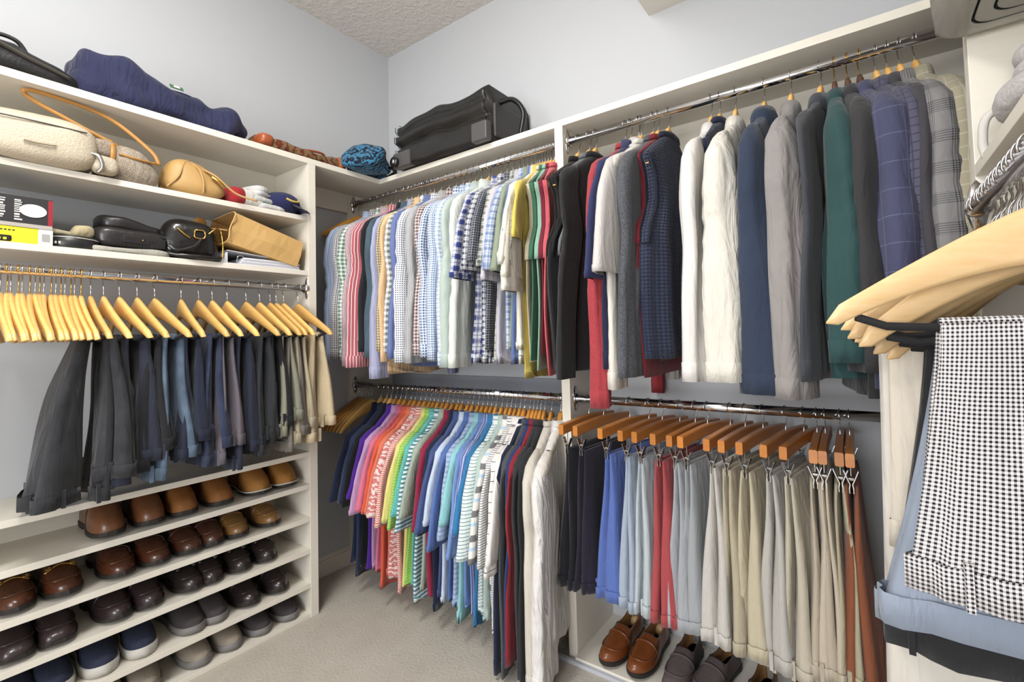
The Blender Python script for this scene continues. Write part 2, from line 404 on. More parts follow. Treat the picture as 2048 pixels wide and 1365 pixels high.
# ------------------------------------------------------------------ garments
def ringp(cx, cy, z, a, b, n, rng_ph, amp, k, sq=.85, tilt=0.0):
    t = np.arange(n) / n * 2 * np.pi
    c, s_ = np.cos(t), np.sin(t)
    ca = np.sign(c) * np.abs(c) ** sq; sa = np.sign(s_) * np.abs(s_) ** sq
    w = amp * (np.sin(k * t + rng_ph[0]) + .6 * np.sin((k + 3) * t + rng_ph[1]) + .35 * np.sin((2 * k + 1) * t + rng_ph[2]))
    x = cx + (b + w) * sa; y = cy + (a + w * .6) * ca
    zz = z + tilt * (y - cy)
    return np.stack([x, y, np.full(n, 1.0) * zz], 1)
def body_mesh(kind, L, T, seed, hemslit=False):
    rg = random.Random(seed); n = 36
    ph = [rg.uniform(0, 6.28) for _ in range(3)]; dr = [rg.uniform(-.5, .5) for _ in range(3)]
    zs = [-.083, -.09, -.10, -.115, -.13, -.15, -.17, -.19, -.203, -.22, -.25, -.29, -.34, -.40]
    zz = -.40
    while zz > -L + .05: zz -= .055; zs.append(max(zz, -L))
    if zs[-1] > -L: zs.append(-L)
    P = []
    for i, z in enumerate(zs):
        sh = .22 * (max(0, (-z - .070) / .135)) ** (1 / 1.15) if z > -.205 else .22
        a = max(.05, sh)
        if z <= -.203:
            if kind == 'V': a = spl([-2, -.52, -.45, -.36, -.26, -.203], [.235, .235, .225, .165, .165, .205], z)
            elif kind == 'J': a = spl([-2, -L, -.5, -.3, -.203], [.25, .25, .22, .235, .235], z)
            else: a = spl([-2, -L, -.45, -.28, -.203], [.245, .24, .215, .215, .222], z)
        b = spl([-L, -.55, -.30, -.20, -.10, -.08], [T * .5, T * .5, T * .46, T * .38, .022, .022], z)
        f = min(1, max(0, (-z - .2) / .4)); amp = .2 * T * f
        P.append(ringp(.006 * math.sin(z * 9 + ph[0]) * f, .012 * f * math.sin(ph[1] + z * 4), z, a, b, n, [p + d * z * 3 for p, d in zip(ph, dr)], amp, 4, .7))
    P = np.array(P)
    if kind in ('L', 'S', 'P'):  # shirt tail: sides of the hem rise
        lasty = P[-1, :, 1]; P[-1, :, 2] += .045 * (np.abs(lasty) / .24) ** 2 + .006 * np.sin(lasty * 40 + ph[2])
    return MB().grid(P, True, False, True)
def sleeve_mb(s, end, SL, r0, r1, T, seed, out, flare=False, tilt=0):
    rg = random.Random(seed * 7 + s); n = 20
    ph = [rg.uniform(0, 6.28) for _ in range(3)]; dr = [rg.uniform(-5, 5) for _ in range(3)]; sw = rg.uniform(-.012, .014); ez = rg.uniform(.42, .55)
    if flare: kz = [-.165, -.185, -.205, -.26, -.33, -SL]; ky = [.16, .185, .21, .236, .262, .262 + out]; ka = [.012, .035, .05, r0 * .85, r0, r1]
    else: kz = [-.165, -.185, -.205, -.26, -.36, -.55, -SL]; ky = [.165, .188, .208, .228, .238, .238 + out * .6, .238 + out]; ka = [.012, .034, .048, r0 * .92, r0, (r0 + r1) / 2, r1]
    ws = .55 if T > .05 or T < .03 else 1.0
    zs = list(np.linspace(-.165, -.26, 5)) + list(np.linspace(-.285, -SL, 10 if flare else 26))
    xw = rg.uniform(-.012, .012); P = []
    for z in zs:
        y = np.interp(-z, [-q for q in kz], ky); a = np.interp(-z, [-q for q in kz], ka)
        b = np.interp(-z, [.165, .205, .26, SL], [.008, .022, T * .42, T * .5])
        f = min(1, max(0, (-z - .2) / .2))
        el = math.exp(-((-z - ez) / .09) ** 2) if not flare else 0
        a *= 1 - ws * (.06 * el + .03 * math.sin(z * 13 + ph[0]) * f); b *= 1 + ws * .06 * math.sin(z * 17 + ph[1]) * f
        r_ = ringp((xw + ws * sw * math.sin(-z * 5)) * f, s * (y - .016 * el), z, a, b, n, [p + d * z for p, d in zip(ph, dr)], .22 * b * f, 3, .8, tilt * f * s)
        th = np.arange(n) / n * 2 * np.pi; c_ = r_.mean(0)
        wr = ws * (.03 + .07 * el) * f * np.sin(z * 85 + 2 * np.sin(th + ph[2]) + ph[1]) * np.maximum(0, np.sin(th * 1.0 + ph[0]))
        q = r_ - c_; q[:, :2] *= (1 + wr)[:, None]; r_ = c_ + q
        if s > 0: r_[:, 1] = np.where(r_[:, 1] > .22, .22 + (r_[:, 1] - .22) * .22, r_[:, 1])
        P.append(r_)
    return MB().grid(P, True, True, False), P[-1], ph
def cuff_mb(last, h, grow, drop=0):
    c = last.mean(0); P = []
    for dz, g in ((.006, 1.0), (.003, 1 + grow), (-h, 1 + grow * .8), (-h, .9)):
        q = c + (last - c) * np.array([g, g, 1]); q[:, 2] += dz; P.append(q)
    return MB().grid(P)
def collar_mb(kind, T, seed):
    rg = random.Random(seed); n = 24; P = []
    if kind in ('L', 'S', 'P'): prof = [(-.082, .060, .020), (-.074, .062, .022), (-.072, .066, .026), (-.095, .074, .030), (-.112, .082, .031), (-.108, .076, .026)]
    elif kind == 'J': prof = [(-.10, .060, .018), (-.082, .062, .022), (-.080, .070, .027), (-.105, .082, .031), (-.135, .095, .030), (-.13, .085, .022)]
    elif kind == 'H': prof = [(-.10, .05, .02), (-.085, .06, .025), (-.075, .07, .034), (-.095, .085, .040), (-.14, .095, .038), (-.15, .085, .03)]
    else: prof = [(-.084, .056, .019), (-.078, .060, .022), (-.080, .066, .026), (-.097, .072, .027), (-.099, .066, .022)]
    for z, a, b in prof: P.append(ringp(0, 0, z, a, b, n, [1, 2, 3], .0012, 3, .9))
    P = np.array(P); 
    if kind in ('L', 'S', 'P'): P[3:5, :, 2] -= .02 * (np.clip(P[3:5, :, 1] * -1, 0, 1) / .08)
    return MB().grid(P)
gseed = [100]
def garment(name, cat, label, x, kind, fa, L=.88, SL=None, T=.045, tw=0.0, fc=None, fs=None, rodz=None, group=None, r0=None, r1=None, out=None, cuff=True, hang=None, hook=None, hlab=None, y=RB_Y, base=0.0, tilt=0):
    gseed[0] += 1; sd = gseed[0]; rg = random.Random(sd)
    rz = RBU if rodz is None else rodz
    rot = base + R(tw if tw is not None else 0)
    dz = .026 if kind in ('J', 'H') else .012
    L -= dz; SL = SL - dz if SL else SL
    loc = (x, y, rz - dz)
    if len(label.split()) < 4: label += ' on the lower rod'
    body = body_mesh(kind, L, T, sd).build(name, fa, None, True, loc, rot); tag(body, label, cat, group)
    fc = fc or fa; fs = fs or fa
    collar_mb(kind, T, sd).build('collar', fc, body)
    if kind != 'V':
        fl = kind in ('S', 'P')
        SLv = SL or (.52 if fl else .86)
        if fl: r0v, r1v, ov = r0 or .058, r1 or .072, .03 if out is None else out
        elif kind == 'J': r0v, r1v, ov = r0 or .078, r1 or .062, .02 if out is None else out
        else: r0v, r1v, ov = r0 or .062, r1 or .048, .02 if out is None else out
        for s in (-1, 1):
            sl, last, ph = sleeve_mb(s, None, SLv * rg.uniform(.985, 1.015), r0v, r1v, T * (1.1 if kind == 'J' else 1.0), sd, ov * rg.uniform(.7, 1.25), fl, tilt)
            so = sl.build('sleeve', fs, body)
            if cuff: cuff_mb(last, .016 if fl else .05, .03 if fl else .045).build('cuff', fc if kind != 'L' else fs, so)
    else:
        for s in (-1, 1):  # ribbed armhole
            pts = []
            for z in np.linspace(-.2, -.5, 12): pts.append((T * .5 * .5, s * float(spl([-2, -.52, -.45, -.36, -.26, -.203], [.235, .235, .225, .165, .165, .205], z)), z))
            q = [(-p[0], p[1], p[2]) for p in pts]
            MB().tube(pts + q[::-1], .006, 6).build('armhole_rib', fc, body)
    if hang is not False:
        hanger((x, y, rz), rot, hlab or ('hanger inside the ' + short(label)), hang or M_WOOD, hook, wid=.86, bend_=.0, drop=dz)
    return body
def short(label):
    w = label.split(); out = []
    for k in w:
        out.append(k)
    return ' '.join(out[:10]).rstrip(',')

# ---- upper rod, first bay: checked and striped shirts
F = fab
UL = [
 (668, 'L', F('#A9BBDC', 'v', '#5E6E92', .026, .08), 'pale blue long-sleeved shirt with thin dark pinstripes, first shirt from the corner'),
 (682, 'L', F('#E8E4E8', 'g', '#2E2C38', .009, .5), 'black and white mini-check shirt beside the pale blue pinstripe'),
 (695, 'L', F('#E9F0E6', 'g', '#5A8471', .020, .55), 'white and green gingham long-sleeved shirt'),
 (705, 'L', F('#E7D6DC', 'g', '#A5707F', .008, .5), 'mauve micro-check shirt tucked behind the red striped shirt'),
 (722, 'L', F('#C15B66', 'v', '#F3DDE0', .0155, .26), 'red long-sleeved shirt with bold white vertical stripes', dict(SL=.87, r0=.075, r1=.068, T=.06)),
 (738, 'L', F('#23262F'), 'black long-sleeved shirt between the red striped and the teal shirts', dict(L=.93)),
 (748, 'L', F('#506B7A', 'n', '#3F5767'), 'dusty teal chambray shirt with a rounded cuff', dict(SL=.84)),
 (762, 'L', F('#AEB2D6'), 'plain lavender shirt with its cuff hanging lowest', dict(SL=.94)),
 (771, 'L', F('#D8C79C', 'w', '#7A6A45', .012, .25), 'tan shirt with fine brown check, a narrow sliver', dict(T=.028)),
 (777, 'L', F('#F2C58E', ''), 'peach orange shirt showing below its neighbours', dict(L=.97, SL=.84, T=.03)),
 (788, 'L', F('#EDEEE9', 'g', '#757B78', .027, .5), 'white and grey large gingham shirt', dict(SL=.80)),
 (797, 'L', F('#5A6CA8', 'v', '#7686BE', .008, .5), 'mid blue finely striped shirt behind the grey gingham', dict(L=.94)),
 (812, 'L', F('#E9EBF0', 'd', '#6C7488', .010, .30), 'white shirt with tiny grey dots'),
 (829, 'L', F('#C9CACB', 'v', '#83868A', .007, .4), 'light grey shirt with very fine grey stripes'),
 (845, 'L', F('#E3CEC8', 'g', '#5D4047', .015, .5), 'brown and pink gingham shirt'),
 (860, 'L', F('#DCE6F2', 'd', '#5C76A6', .012, .36), 'white shirt with dense blue dots, nearer the gingham one'),
 (874, 'L', F('#D3E0EE', 'd', '#6D87B4', .010, .34), 'pale shirt with small blue dots, next to the pale blue gingham'),
 (887, 'L', F('#E6EEF6', 'g', '#9FB6D6', .018, .5), 'pale blue and white gingham shirt'),
 (900, 'L', F('#B9C9C0'), 'plain sage green long-sleeved shirt', dict(SL=.86, r0=.07)),
 (917, 'L', F('#E2E8DF'), 'very pale mint shirt with a wide turned-down cuff', dict(SL=.87, r1=.062)),
 (936, 'S', F('#E9EBF4', 'p', '#3B4A96', .048, .45, '#20306E'), 'royal blue and white plaid short-sleeved shirt'),
 (953, 'S', F('#ECEEF4', 'p', '#3A4463', .024, .45, '#20263E'), 'navy and white crosshatch short-sleeved shirt'),
 (966, 'S', F('#4A4C58', 'p', '#20212A', .02, .45, '#B9BCC8'), 'charcoal crinkled short-sleeved shirt below the crosshatch one'),
 (981, 'S', F('#D5D8CF', 'p', '#6F756C', .03, .45, '#43483F'), 'olive grey plaid short-sleeved shirt with a rolled hem'),
 (990, 'S', F('#C7C3CF'), 'pale mauve grey short-sleeved shirt'),
 (1000, 'S', F('#D8E1EF', 'p', '#7E97C4', .03, .45, '#4A5E94'), 'pale blue plaid short-sleeved shirt with dark blue hem'),
 (1008, 'S', F('#8F9C82'), 'olive sage short-sleeved shirt'),
 (1018, 'S', F('#5F77AE'), 'medium blue plain short-sleeved shirt'),
 (1030, 'S', F('#EDEBE6', 'w', '#9A98A0', .006, .3), 'off-white shirt with fine grey crosshatching'),
 (1043, 'S', F('#EFEDE2', 'w', '#6F6C60', .026, .06), 'cream short-sleeved shirt with thin dark windowpane lines'),
 (1056, 'S', F('#EAE6D4'), 'ivory short-sleeved shirt next to the windowpane one'),
 (1066, 'S', F('#E3DCCB'), 'light sand short-sleeved shirt between the ivory and cream ones'),
 (1077, 'S', F('#E9E2CF'), 'pale oatmeal short-sleeved shirt beside the big cream sleeve'),
 (1090, 'S', F('#EDE7D8'), 'cream short-sleeved shirt with the longest wide sleeve', dict(SL=.62, r0=.065, r1=.085)),
 (1100, 'P', F('#DFC63F'), 'mustard yellow polo shirt with a short ribbed sleeve', dict(SL=.42, r0=.045, r1=.04, out=.02, L=.97)),
 (1108, 'V', F('#D9CDAE'), 'beige knitted vest', {}),
 (1117, 'V', F('#3E7A5C'), 'forest green knitted vest', {}),
 (1125, 'V', F('#8DC2A6'), 'mint green knitted vest', dict(L=.93)),
 (1133, 'V', F('#8F1F3D'), 'burgundy knitted vest', {}),
 (1141, 'V', F('#E05A66'), 'coral red knitted vest', dict(L=.95)),
]
xs_ul = [0.212, 0.273, 0.327, 0.368, 0.437, 0.499, 0.537, 0.589, 0.621, 0.641, 0.680, 0.710, 0.760, 0.816, 0.867, 0.913, 0.956, 0.993, 1.031, 1.079, 1.152, 1.188, 1.224, 1.258, 1.282, 1.306, 1.328, 1.351, 1.378, 1.407, 1.433, 1.454, 1.476, 1.505, 1.370, 1.385, 1.400, 1.415, 1.430, 1.447]
tw_ul = [2.0, 2.3, 2.7, 3.0, 3.3, 3.7, 4.0, 4.3, 4.7, 5.0, 5.3, 5.7, 6.0, 6.3, 6.7, 7.0, 7.3, 7.7, 8.0, 8.3, 8.7, 9.0, 9.3, 9.7, 10.0, 10.3, 10.7, 11.0, 11.3, 11.7, 12.0, 12.3, 12.7, 13.0, 15.0, 16.5, 18.0, 19.5, 21.0, 22.5]
rr = random.Random(5)
for x, tw_, row in zip(xs_ul, tw_ul, UL):
    px, kind, fm, lab = row[:4]; kw = dict(row[4]) if len(row) > 4 else {}
    x = min(x, 1.36) if kind == 'S' else x
    kw.setdefault('L', rr.uniform(.87, .92)); kw.setdefault('T', .046 if kind == 'L' else .034)
    if kind == 'V': kw['T'] = .014
    if kind == 'P': kw['T'] = .02
    if kind == 'L': kw.setdefault('SL', rr.uniform(.80, .87))
    if kind == 'S': kw.setdefault('SL', rr.uniform(.50, .57))
    nm = {'L': 'dress_shirt', 'S': 'short_sleeved_shirt', 'P': 'polo_shirt', 'V': 'knitted_vest'}[kind]
    garment(nm, 'vest' if kind == 'V' else 'shirt', lab, x, kind, fm, tw=tw_ + rr.uniform(-.8, .8), group='shirts on the upper rod', **kw)
for i, x in enumerate((.045, .062, .08)):
    hanger((x, RB_Y, RBU), R(-4 + 4 * i), 'empty wooden hanger, ' + ORD[i] + ' from the corner on the upper rod', M_WOODO, group='empty hangers in the corner')

# ---- upper rod, second bay
def J(name, cat, lab, px_x, kind, fm, **kw): return garment(name, cat, lab, px_x, kind, fm, group='knitwear and jackets on the upper rod', **kw)
J('knitted_vest', 'vest', 'black ribbed knitted vest in front of the white divider', 1.565, 'V', F('#1B1A1C'), L=.93, T=.05, tw=0)
J('knitted_vest', 'vest', 'mid grey knitted vest beside the black one', 1.615, 'V', F('#85878A', 'm', '#5f6064'), L=.9, T=.04)
J('sweater', 'sweater', 'black charcoal sweater hanging between the grey vest and red sweater', 1.645, 'N', F('#2A292B'), L=.93, SL=.94, T=.035, cuff=False)
J('sweater', 'sweater', 'red marled wool sweater with a long ribbed sleeve reaching the lower rod', 1.773, 'N', F('#C23B44', 'm', '#A1303A'), L=.9, SL=.99, T=.05, r0=.065, r1=.036, out=.04)
J('polo_shirt', 'shirt', 'navy blue short-sleeved shirt peeking from under the pale grey tee', 1.795, 'S', F('#333A6B'), L=.93, SL=.60, T=.03)
J('t_shirt', 'shirt', 'pale grey short-sleeved tee with a crew neck', 1.830, 'S', F('#D2CCC8'), L=.92, SL=.60, T=.06, r0=.075, r1=.10)
J('sweater', 'sweater', 'navy sweater between the pale grey tee and the white top', 1.826, 'N', F('#22294A'), L=.9, SL=.86, T=.03)
J('sweater', 'sweater', 'off-white long-sleeved top with a ribbed hem', 1.840, 'N', F('#E3DCD0'), L=.93, SL=.93, T=.035)
J('sweater', 'sweater', 'charcoal grey marled long-sleeved sweater', 1.886, 'N', F('#6E7077', 'm', '#3A3C44'), L=.90, SL=.90, T=.055, r0=.065, r1=.055, tw=0)
J('quilted_vest', 'vest', 'navy quilted sleeveless vest with diamond stitching', 1.945, 'V', F('#39425F', 'q', '#2A3350', .024), L=.885, T=.07, fc=F('#20263C'), tw=-4)
J('sweater', 'sweater', 'dark red sweater hem peeking behind the quilted vest', 1.905, 'V', F('#8E1C2A'), L=.945, T=.02, tw=0)
wj = J('white_jacket', 'jacket', 'white knit zip jacket with a striped chest patch', 2.097, 'J', F('#E6E2DC'), L=.945, SL=.88, T=.06, tw=0, fs=F('#E6E2DC'))
J('fleece_vest', 'vest', 'navy vest glimpsed between the white zip jacket and the cream windbreaker', 2.125, 'V', F('#252C48'), L=.94, T=.02, tw=1)
J('windbreaker', 'jacket', 'cream windbreaker with a gathered cuff', 2.177, 'J', F('#E4DFD2', wr=.6), L=.93, SL=.90, T=.085, tw=0, r0=.075, r1=.05)
J('hooded_jacket', 'jacket', 'slate navy soft-shell jacket with a stand-up hood', 2.266, 'H', F('#33415A'), L=.92, SL=.92, T=.08, tw=-1, r0=.072, r1=.052)
J('windbreaker', 'jacket', 'warm grey windbreaker with elastic hem', 2.344, 'J', F('#98928F', wr=.6), L=.96, SL=.93, T=.085, tw=-2, r0=.072, r1=.055)
J('short_jacket', 'jacket', 'dark slate jacket behind the grey windbreaker', 2.425, 'J', F('#4A4D54'), L=.92, SL=.88, T=.03, tw=-8)
bz = J('blazer', 'blazer', 'dark green blazer with black cuff buttons', 2.462, 'J', F('#2B5454'), L=.93, SL=.83, T=.075, tw=2, hang=M_WOODD, hook=M_BRASS, r0=.075, r1=.066)
J('blazer', 'blazer', 'charcoal black blazer next to the green one', 2.495, 'J', F('#3F3E40'), L=.975, SL=.86, T=.07, tw=6, hang=M_WOODD, hook=M_BRASS)
J('blazer', 'blazer', 'indigo blue blazer with faint windowpane lines', 2.525, 'J', F('#4E5072', 'w', '#686B90', .065, .03), L=.95, SL=.86, T=.10, tw=10, hang=M_WOODD, hook=M_BRASS, r0=.09, r1=.07)
J('blazer', 'blazer', 'slate blue checked blazer between the indigo and dark grey ones', 2.565, 'J', F('#5C5A72', 'w', '#44445A', .02, .15), L=.93, SL=.86, T=.06, tw=11)
J('blazer', 'blazer', 'dark grey plain blazer beside the glen check one', 2.592, 'J', F('#4B494F'), L=.93, SL=.86, T=.05, tw=10)
J('blazer', 'blazer', 'grey glen check blazer', 2.620, 'J', F('#8B8989', 'glen', '#38373B'), L=.93, SL=.86, T=.085, tw=9, r0=.09)
J('blazer', 'blazer', 'beige olive tweed blazer with pale windowpane lines', 2.655, 'J', F('#A9A086', 'w', '#C3BCA2', .028, .07), L=.93, SL=.92, T=.085, tw=10, r0=.085)
J('blazer', 'blazer', 'cream jacket last before the white side panel', 2.80, 'J', F('#D9D0C6'), L=.93, SL=.88, T=.08, tw=8, hang=M_WOODD, hook=M_BRASS)
for k in range(4):
    o = MB().tube([(0, 0, 0), (0, .004, 0)], .0085, 12).build('cuff_button', plain('black_button', '#0E0E10', .3), bz, True, (.012 - .002 * k, -.335 - .0, -.80 + .024 * k))
for k in range(6):
    MB().box((.0, 0, 0), (.002, .045, .005)).build('patch_stripe', plain('patch_red', '#B02A34', .8), wj, False, (.033, -.085, -.47 - .011 * k))
MB().box((0, 0, 0), (.002, .04, .006)).build('patch_lettering', plain('patch_navy', '#20243C', .8), wj, False, (.033, -.083, -.555))

# ---- lower rod, first bay: polo shirts
LL = [
 (685, 'P', F('#1E2A4D'), 'navy polo shirt, first of the lower row', dict(SL=.50)),
 (697, 'P', F('#2C3A5E'), 'dark slate blue polo shirt behind the navy one', dict(L=.92)),
 (706, 'P', F('#14141A'), 'black polo shirt with a white neck tag', {}),
 (716, 'P', F('#5A22A8'), 'bright purple polo shirt', dict(SL=.46)),
 (726, 'P', F('#C99ACB'), 'lilac polo shirt between the purple and pink ones', {}),
 (736, 'P', F('#E8708F'), 'rose pink polo shirt', dict(SL=.50)),
 (748, 'P', F('#F0592F'), 'vivid orange polo shirt', dict(L=.93)),
 (757, 'P', F('#F27A55'), 'coral orange polo shirt next to the vivid orange one', {}),
 (768, 'S', F('#DB7A78', 'z', '#F3DAD4', 14, .55), 'salmon shirt with a pale palm-leaf print', dict(SL=.50, r0=.07, r1=.08, T=.05)),
 (778, 'P', F('#F7D9CF', 'h', '#E2695C', .009, .45), 'coral and white pinstriped polo shirt', dict(SL=.55, L=.93)),
 (789, 'P', F('#F0E277'), 'lemon yellow polo shirt', dict(SL=.52)),
 (797, 'P', F('#A6DC52', 'h', '#8CC63E', .012, .4), 'lime green polo shirt with rolled sleeve', dict(SL=.53)),
 (806, 'P', F('#5FC7BC', 'h', '#3EA79F', .010, .3), 'turquoise polo shirt with fine stripes', dict(SL=.47)),
 (817, 'P', F('#E4F0F2', 'h', '#4A8A9A', .018, .5), 'teal and white bold horizontal striped polo shirt', dict(SL=.53, L=.93)),
 (826, 'P', F('#A9B8A6'), 'grey green polo shirt', dict(SL=.48)),
 (837, 'P', F('#A81E4A'), 'crimson polo shirt', dict(SL=.52)),
 (848, 'P', F('#1F2B4E'), 'dark navy polo shirt behind the blue heather one', dict(L=.93)),
 (857, 'P', F('#4C62A0', 'n', '#40558F'), 'heather blue polo shirt', dict(SL=.52)),
 (870, 'P', F('#C9DAF2'), 'ice blue polo shirt', dict(SL=.48)),
 (880, 'P', F('#5576BE'), 'cornflower blue polo shirt', dict(SL=.56)),
 (892, 'P', F('#A9BFE0', 'h', '#8AA4CE', .02, .4), 'soft blue polo shirt with tonal stripes', dict(SL=.52)),
 (902, 'P', F('#8CD3D6'), 'aqua polo shirt', dict(SL=.46)),
 (912, 'P', F('#6F95D4'), 'sky blue polo shirt next to the aqua one', dict(SL=.57)),
 (921, 'P', F('#A6B6E6', 'v', '#4A5AA0', .012, .4), 'periwinkle striped polo shirt', {}),
 (931, 'P', F('#1F7DB8'), 'cerulean blue polo shirt', dict(L=.94)),
 (944, 'P', F('#E2EEEC', 'h', '#4F8088', .013, .18), 'white polo shirt with thin teal horizontal stripes', dict(SL=.55, r0=.07, r1=.09, T=.05)),
 (955, 'P', F('#B7CDC4'), 'pale seafoam polo shirt', {}),
 (964, 'P', F('#EFEBE4', 'hh', '#7A7A7C', .085, .28, '#A9C2DA'), 'white polo shirt with wide grey and blue bands', dict(SL=.56, L=.94)),
 (974, 'P', F('#F0EEEA', 'h', '#8C8C92', .009, .35), 'white polo shirt with fine grey stripes', dict(SL=.57)),
 (984, 'P', F('#EFE9E4', 'h', '#4A4448', .036, .07), 'white polo shirt with sparse dark lines', dict(SL=.60)),
 (993, 'P', F('#F1EEE9'), 'plain white polo shirt before the dark sweaters', dict(SL=.55)),
 (1003, 'N', F('#222A4A'), 'navy long-sleeved sweater, first of the lower sweaters', dict(SL=.94)),
 (1014, 'N', F('#55585A'), 'pewter grey long-sleeved sweater', dict(SL=.95)),
 (1022, 'N', F('#2E3F7C'), 'cobalt blue sweater beside the red one', dict(SL=.9)),
 (1030, 'N', F('#A3182A'), 'deep red sweater', dict(L=.95, SL=.9)),
 (1038, 'N', F('#3A3A3E'), 'charcoal sweater next to the red one', dict(SL=.93)),
 (1047, 'N', F('#2F3035'), 'near-black sweater next to the ivory knit', dict(SL=.93)),
 (1062, 'N', F('#DDD6C8', 'm', '#CFC7B6'), 'ivory heavy-knit sweater with long ribbed sleeve', dict(SL=.95, T=.06, r0=.075)),
 (1082, 'L', F('#ECE8E4', wr=.8), 'white crumpled cotton long-sleeved shirt', dict(SL=.92, T=.07, r0=.085, r1=.075)),
 (1094, 'N', F('#E6DED4'), 'soft white sweater with a long pale sleeve behind the crumpled one', dict(SL=.96, T=.04)),
 (1102, 'N', F('#DAD2C4'), 'beige long-sleeved top beside the divider', dict(SL=.80, L=.80, T=.03)),
]
xs_ll = [0.256, 0.306, 0.343, 0.383, 0.423, 0.462, 0.507, 0.541, 0.581, 0.617, 0.655, 0.683, 0.713, 0.750, 0.780, 0.815, 0.850, 0.878, 0.917, 0.947, 0.982, 1.011, 1.039, 1.064, 1.092, 1.126, 1.155, 1.179, 1.204, 1.230, 1.252, 1.256, 1.283, 1.302, 1.321, 1.340, 1.361, 1.396, 1.441, 1.458, 1.471]
rr = random.Random(11); tagshirt = None
for x, row in zip(xs_ll, LL):
    px, kind, fm, lab = row[:4]; kw = dict(row[4]); x = min(x, 1.448)
    kw.setdefault('L', rr.uniform(.86, .91) if kind != 'N' else .88); kw.setdefault('T', .031 if kind != 'N' else .022)
    if kind == 'P': kw.setdefault('SL', rr.uniform(.47, .53)); kw.setdefault('r1', .068); kw.setdefault('out', .035)
    nm = {'P': 'polo_shirt', 'S': 'short_sleeved_shirt', 'N': 'sweater', 'L': 'cotton_shirt'}[kind]
    g = garment(nm, 'sweater' if kind == 'N' else 'shirt', lab, x, kind, fm, tw=14 + rr.uniform(-1, 1), rodz=RBL, hang=M_WOODO if x > .35 else M_WOOD, group='polos and sweaters on the lower rod', **kw)
    if 'neck tag' in lab: MB().box((0, 0, 0), (.002, .018, .03)).build('neck_tag', plain('white_tag', '#EDEBE4', .7), g, False, (.030, -.03, -.12))
for i in range(6):
    hanger((.045 + .024 * i, RB_Y, RBL), R(-6 + 2 * i), 'empty honey hanger before the navy polo, ' + ORD[i] + ' from the corner', M_WOODO if i < 3 else M_WOOD, group='empty hangers at the corner of the lower rod')

# ------------------------------------------------------------------ trousers hung from clip hangers
def cliphanger_bar():
    if 'clipbar' in _hc: return _hc['clipbar']
    P = []
    for k in np.linspace(-1, 1, 15):
        a = abs(k); top = -.058 - .012 * a ** 1.3; h = .036; w = .0105
        P.append([(w * sx * c2, .185 * k, top - h / 2 + h / 2 * sz * c3) for sx, sz, c2, c3 in ((1, 1, .8, 1), (1, .8, 1, 1), (1, -.8, 1, 1), (1, -1, .8, 1), (-1, -1, .8, 1), (-1, -.8, 1, 1), (-1, .8, 1, 1), (-1, 1, .8, 1))])
    me = MB().grid(P, True, True, True).mesh('bar', M_WOODC, False); _hc['clipbar'] = me; return me
def clip_mesh():
    if 'clip' in _hc: return _hc['clip']
    mb = MB().tube([(0, 0, 0), (0, 0, -.025), (.0, 0, -.04)], .0016, 6)
    for s in (-1, 1):
        P = []
        for t, x, w in ((0, .017, .007), (.35, .009, .008), (.6, .003, .008), (.8, .005, .008), (1, .0045, .007)):
            z = -.025 - .06 * t
            P.append([(s * x - .0012, -w, z), (s * x + .0012, -w, z), (s * x + .0012, w, z), (s * x - .0012, w, z)])
        mb.grid(P, True, True, True)
    me = mb.tube([(-.006, 0, -.048), (.006, 0, -.048)], .005, 8).mesh('clip', M_CHROME, False); _hc['clip'] = me; return me
def clip_hanger(x, tw, label, group):
    o = link('clip_hanger', cliphanger_bar(), None, (x, RB_Y, RBL), R(tw)); tag(o, label, 'hanger', group)
    k = link('hook', hook_mesh(M_STEEL), o)
    for s in (-1, 1): link('clip', clip_mesh(), o, (0, s * .145, -.098))
    return o
def leg_loft(mb, x0, y0a, y0b, y1a, y1b, z0, z1, t0, t1, seed, lean=0, n=26):
    rg = random.Random(seed); ph = [rg.uniform(0, 6.28) for _ in range(3)]; P = []
    for k in np.linspace(0, 1, 14):
        z = z0 + (z1 - z0) * k; ya = y0a + (y1a - y0a) * k ** 1.3; yb = y0b + (y1b - y0b) * k ** 1.3
        T = t0 + (t1 - t0) * k ** .9
        P.append(ringp(x0 + lean * k + .004 * math.sin(6 * k + ph[0]), (ya + yb) / 2, z, abs(yb - ya) / 2, T / 2, n, [p + k * d for p, d in zip(ph, (1.5, -1, 2))], T * .17 * min(1, k * 3), 5, .75))
    mb.grid(P, True, True, True); return P[-1]
def waist(last, h, mat, parent, loops=True):
    c = last.mean(0); P = []
    for dz, g in ((h, 1.01), (h - .002, 1.035), (-.002, 1.045), (-.003, .8)):
        q = c + (last - c) * np.array([g, 1 + (g - 1) * .3, 1]); q[:, 2] = c[2] + dz; P.append(q)
    w = MB().grid(P, True, False, True).build('waistband', mat, parent)
    if loops:
        i = int(np.argmin(last[:, 1])); 
        for j in (i + 3, i - 4):
            p = c + (last[j % len(last)] - c) * np.array([1.1, 1.03, 1])
            MB().box((-.005, -.004, -.006), (.005, .004, h + .010)).build('belt_loop', mat, w, False, tuple(p))
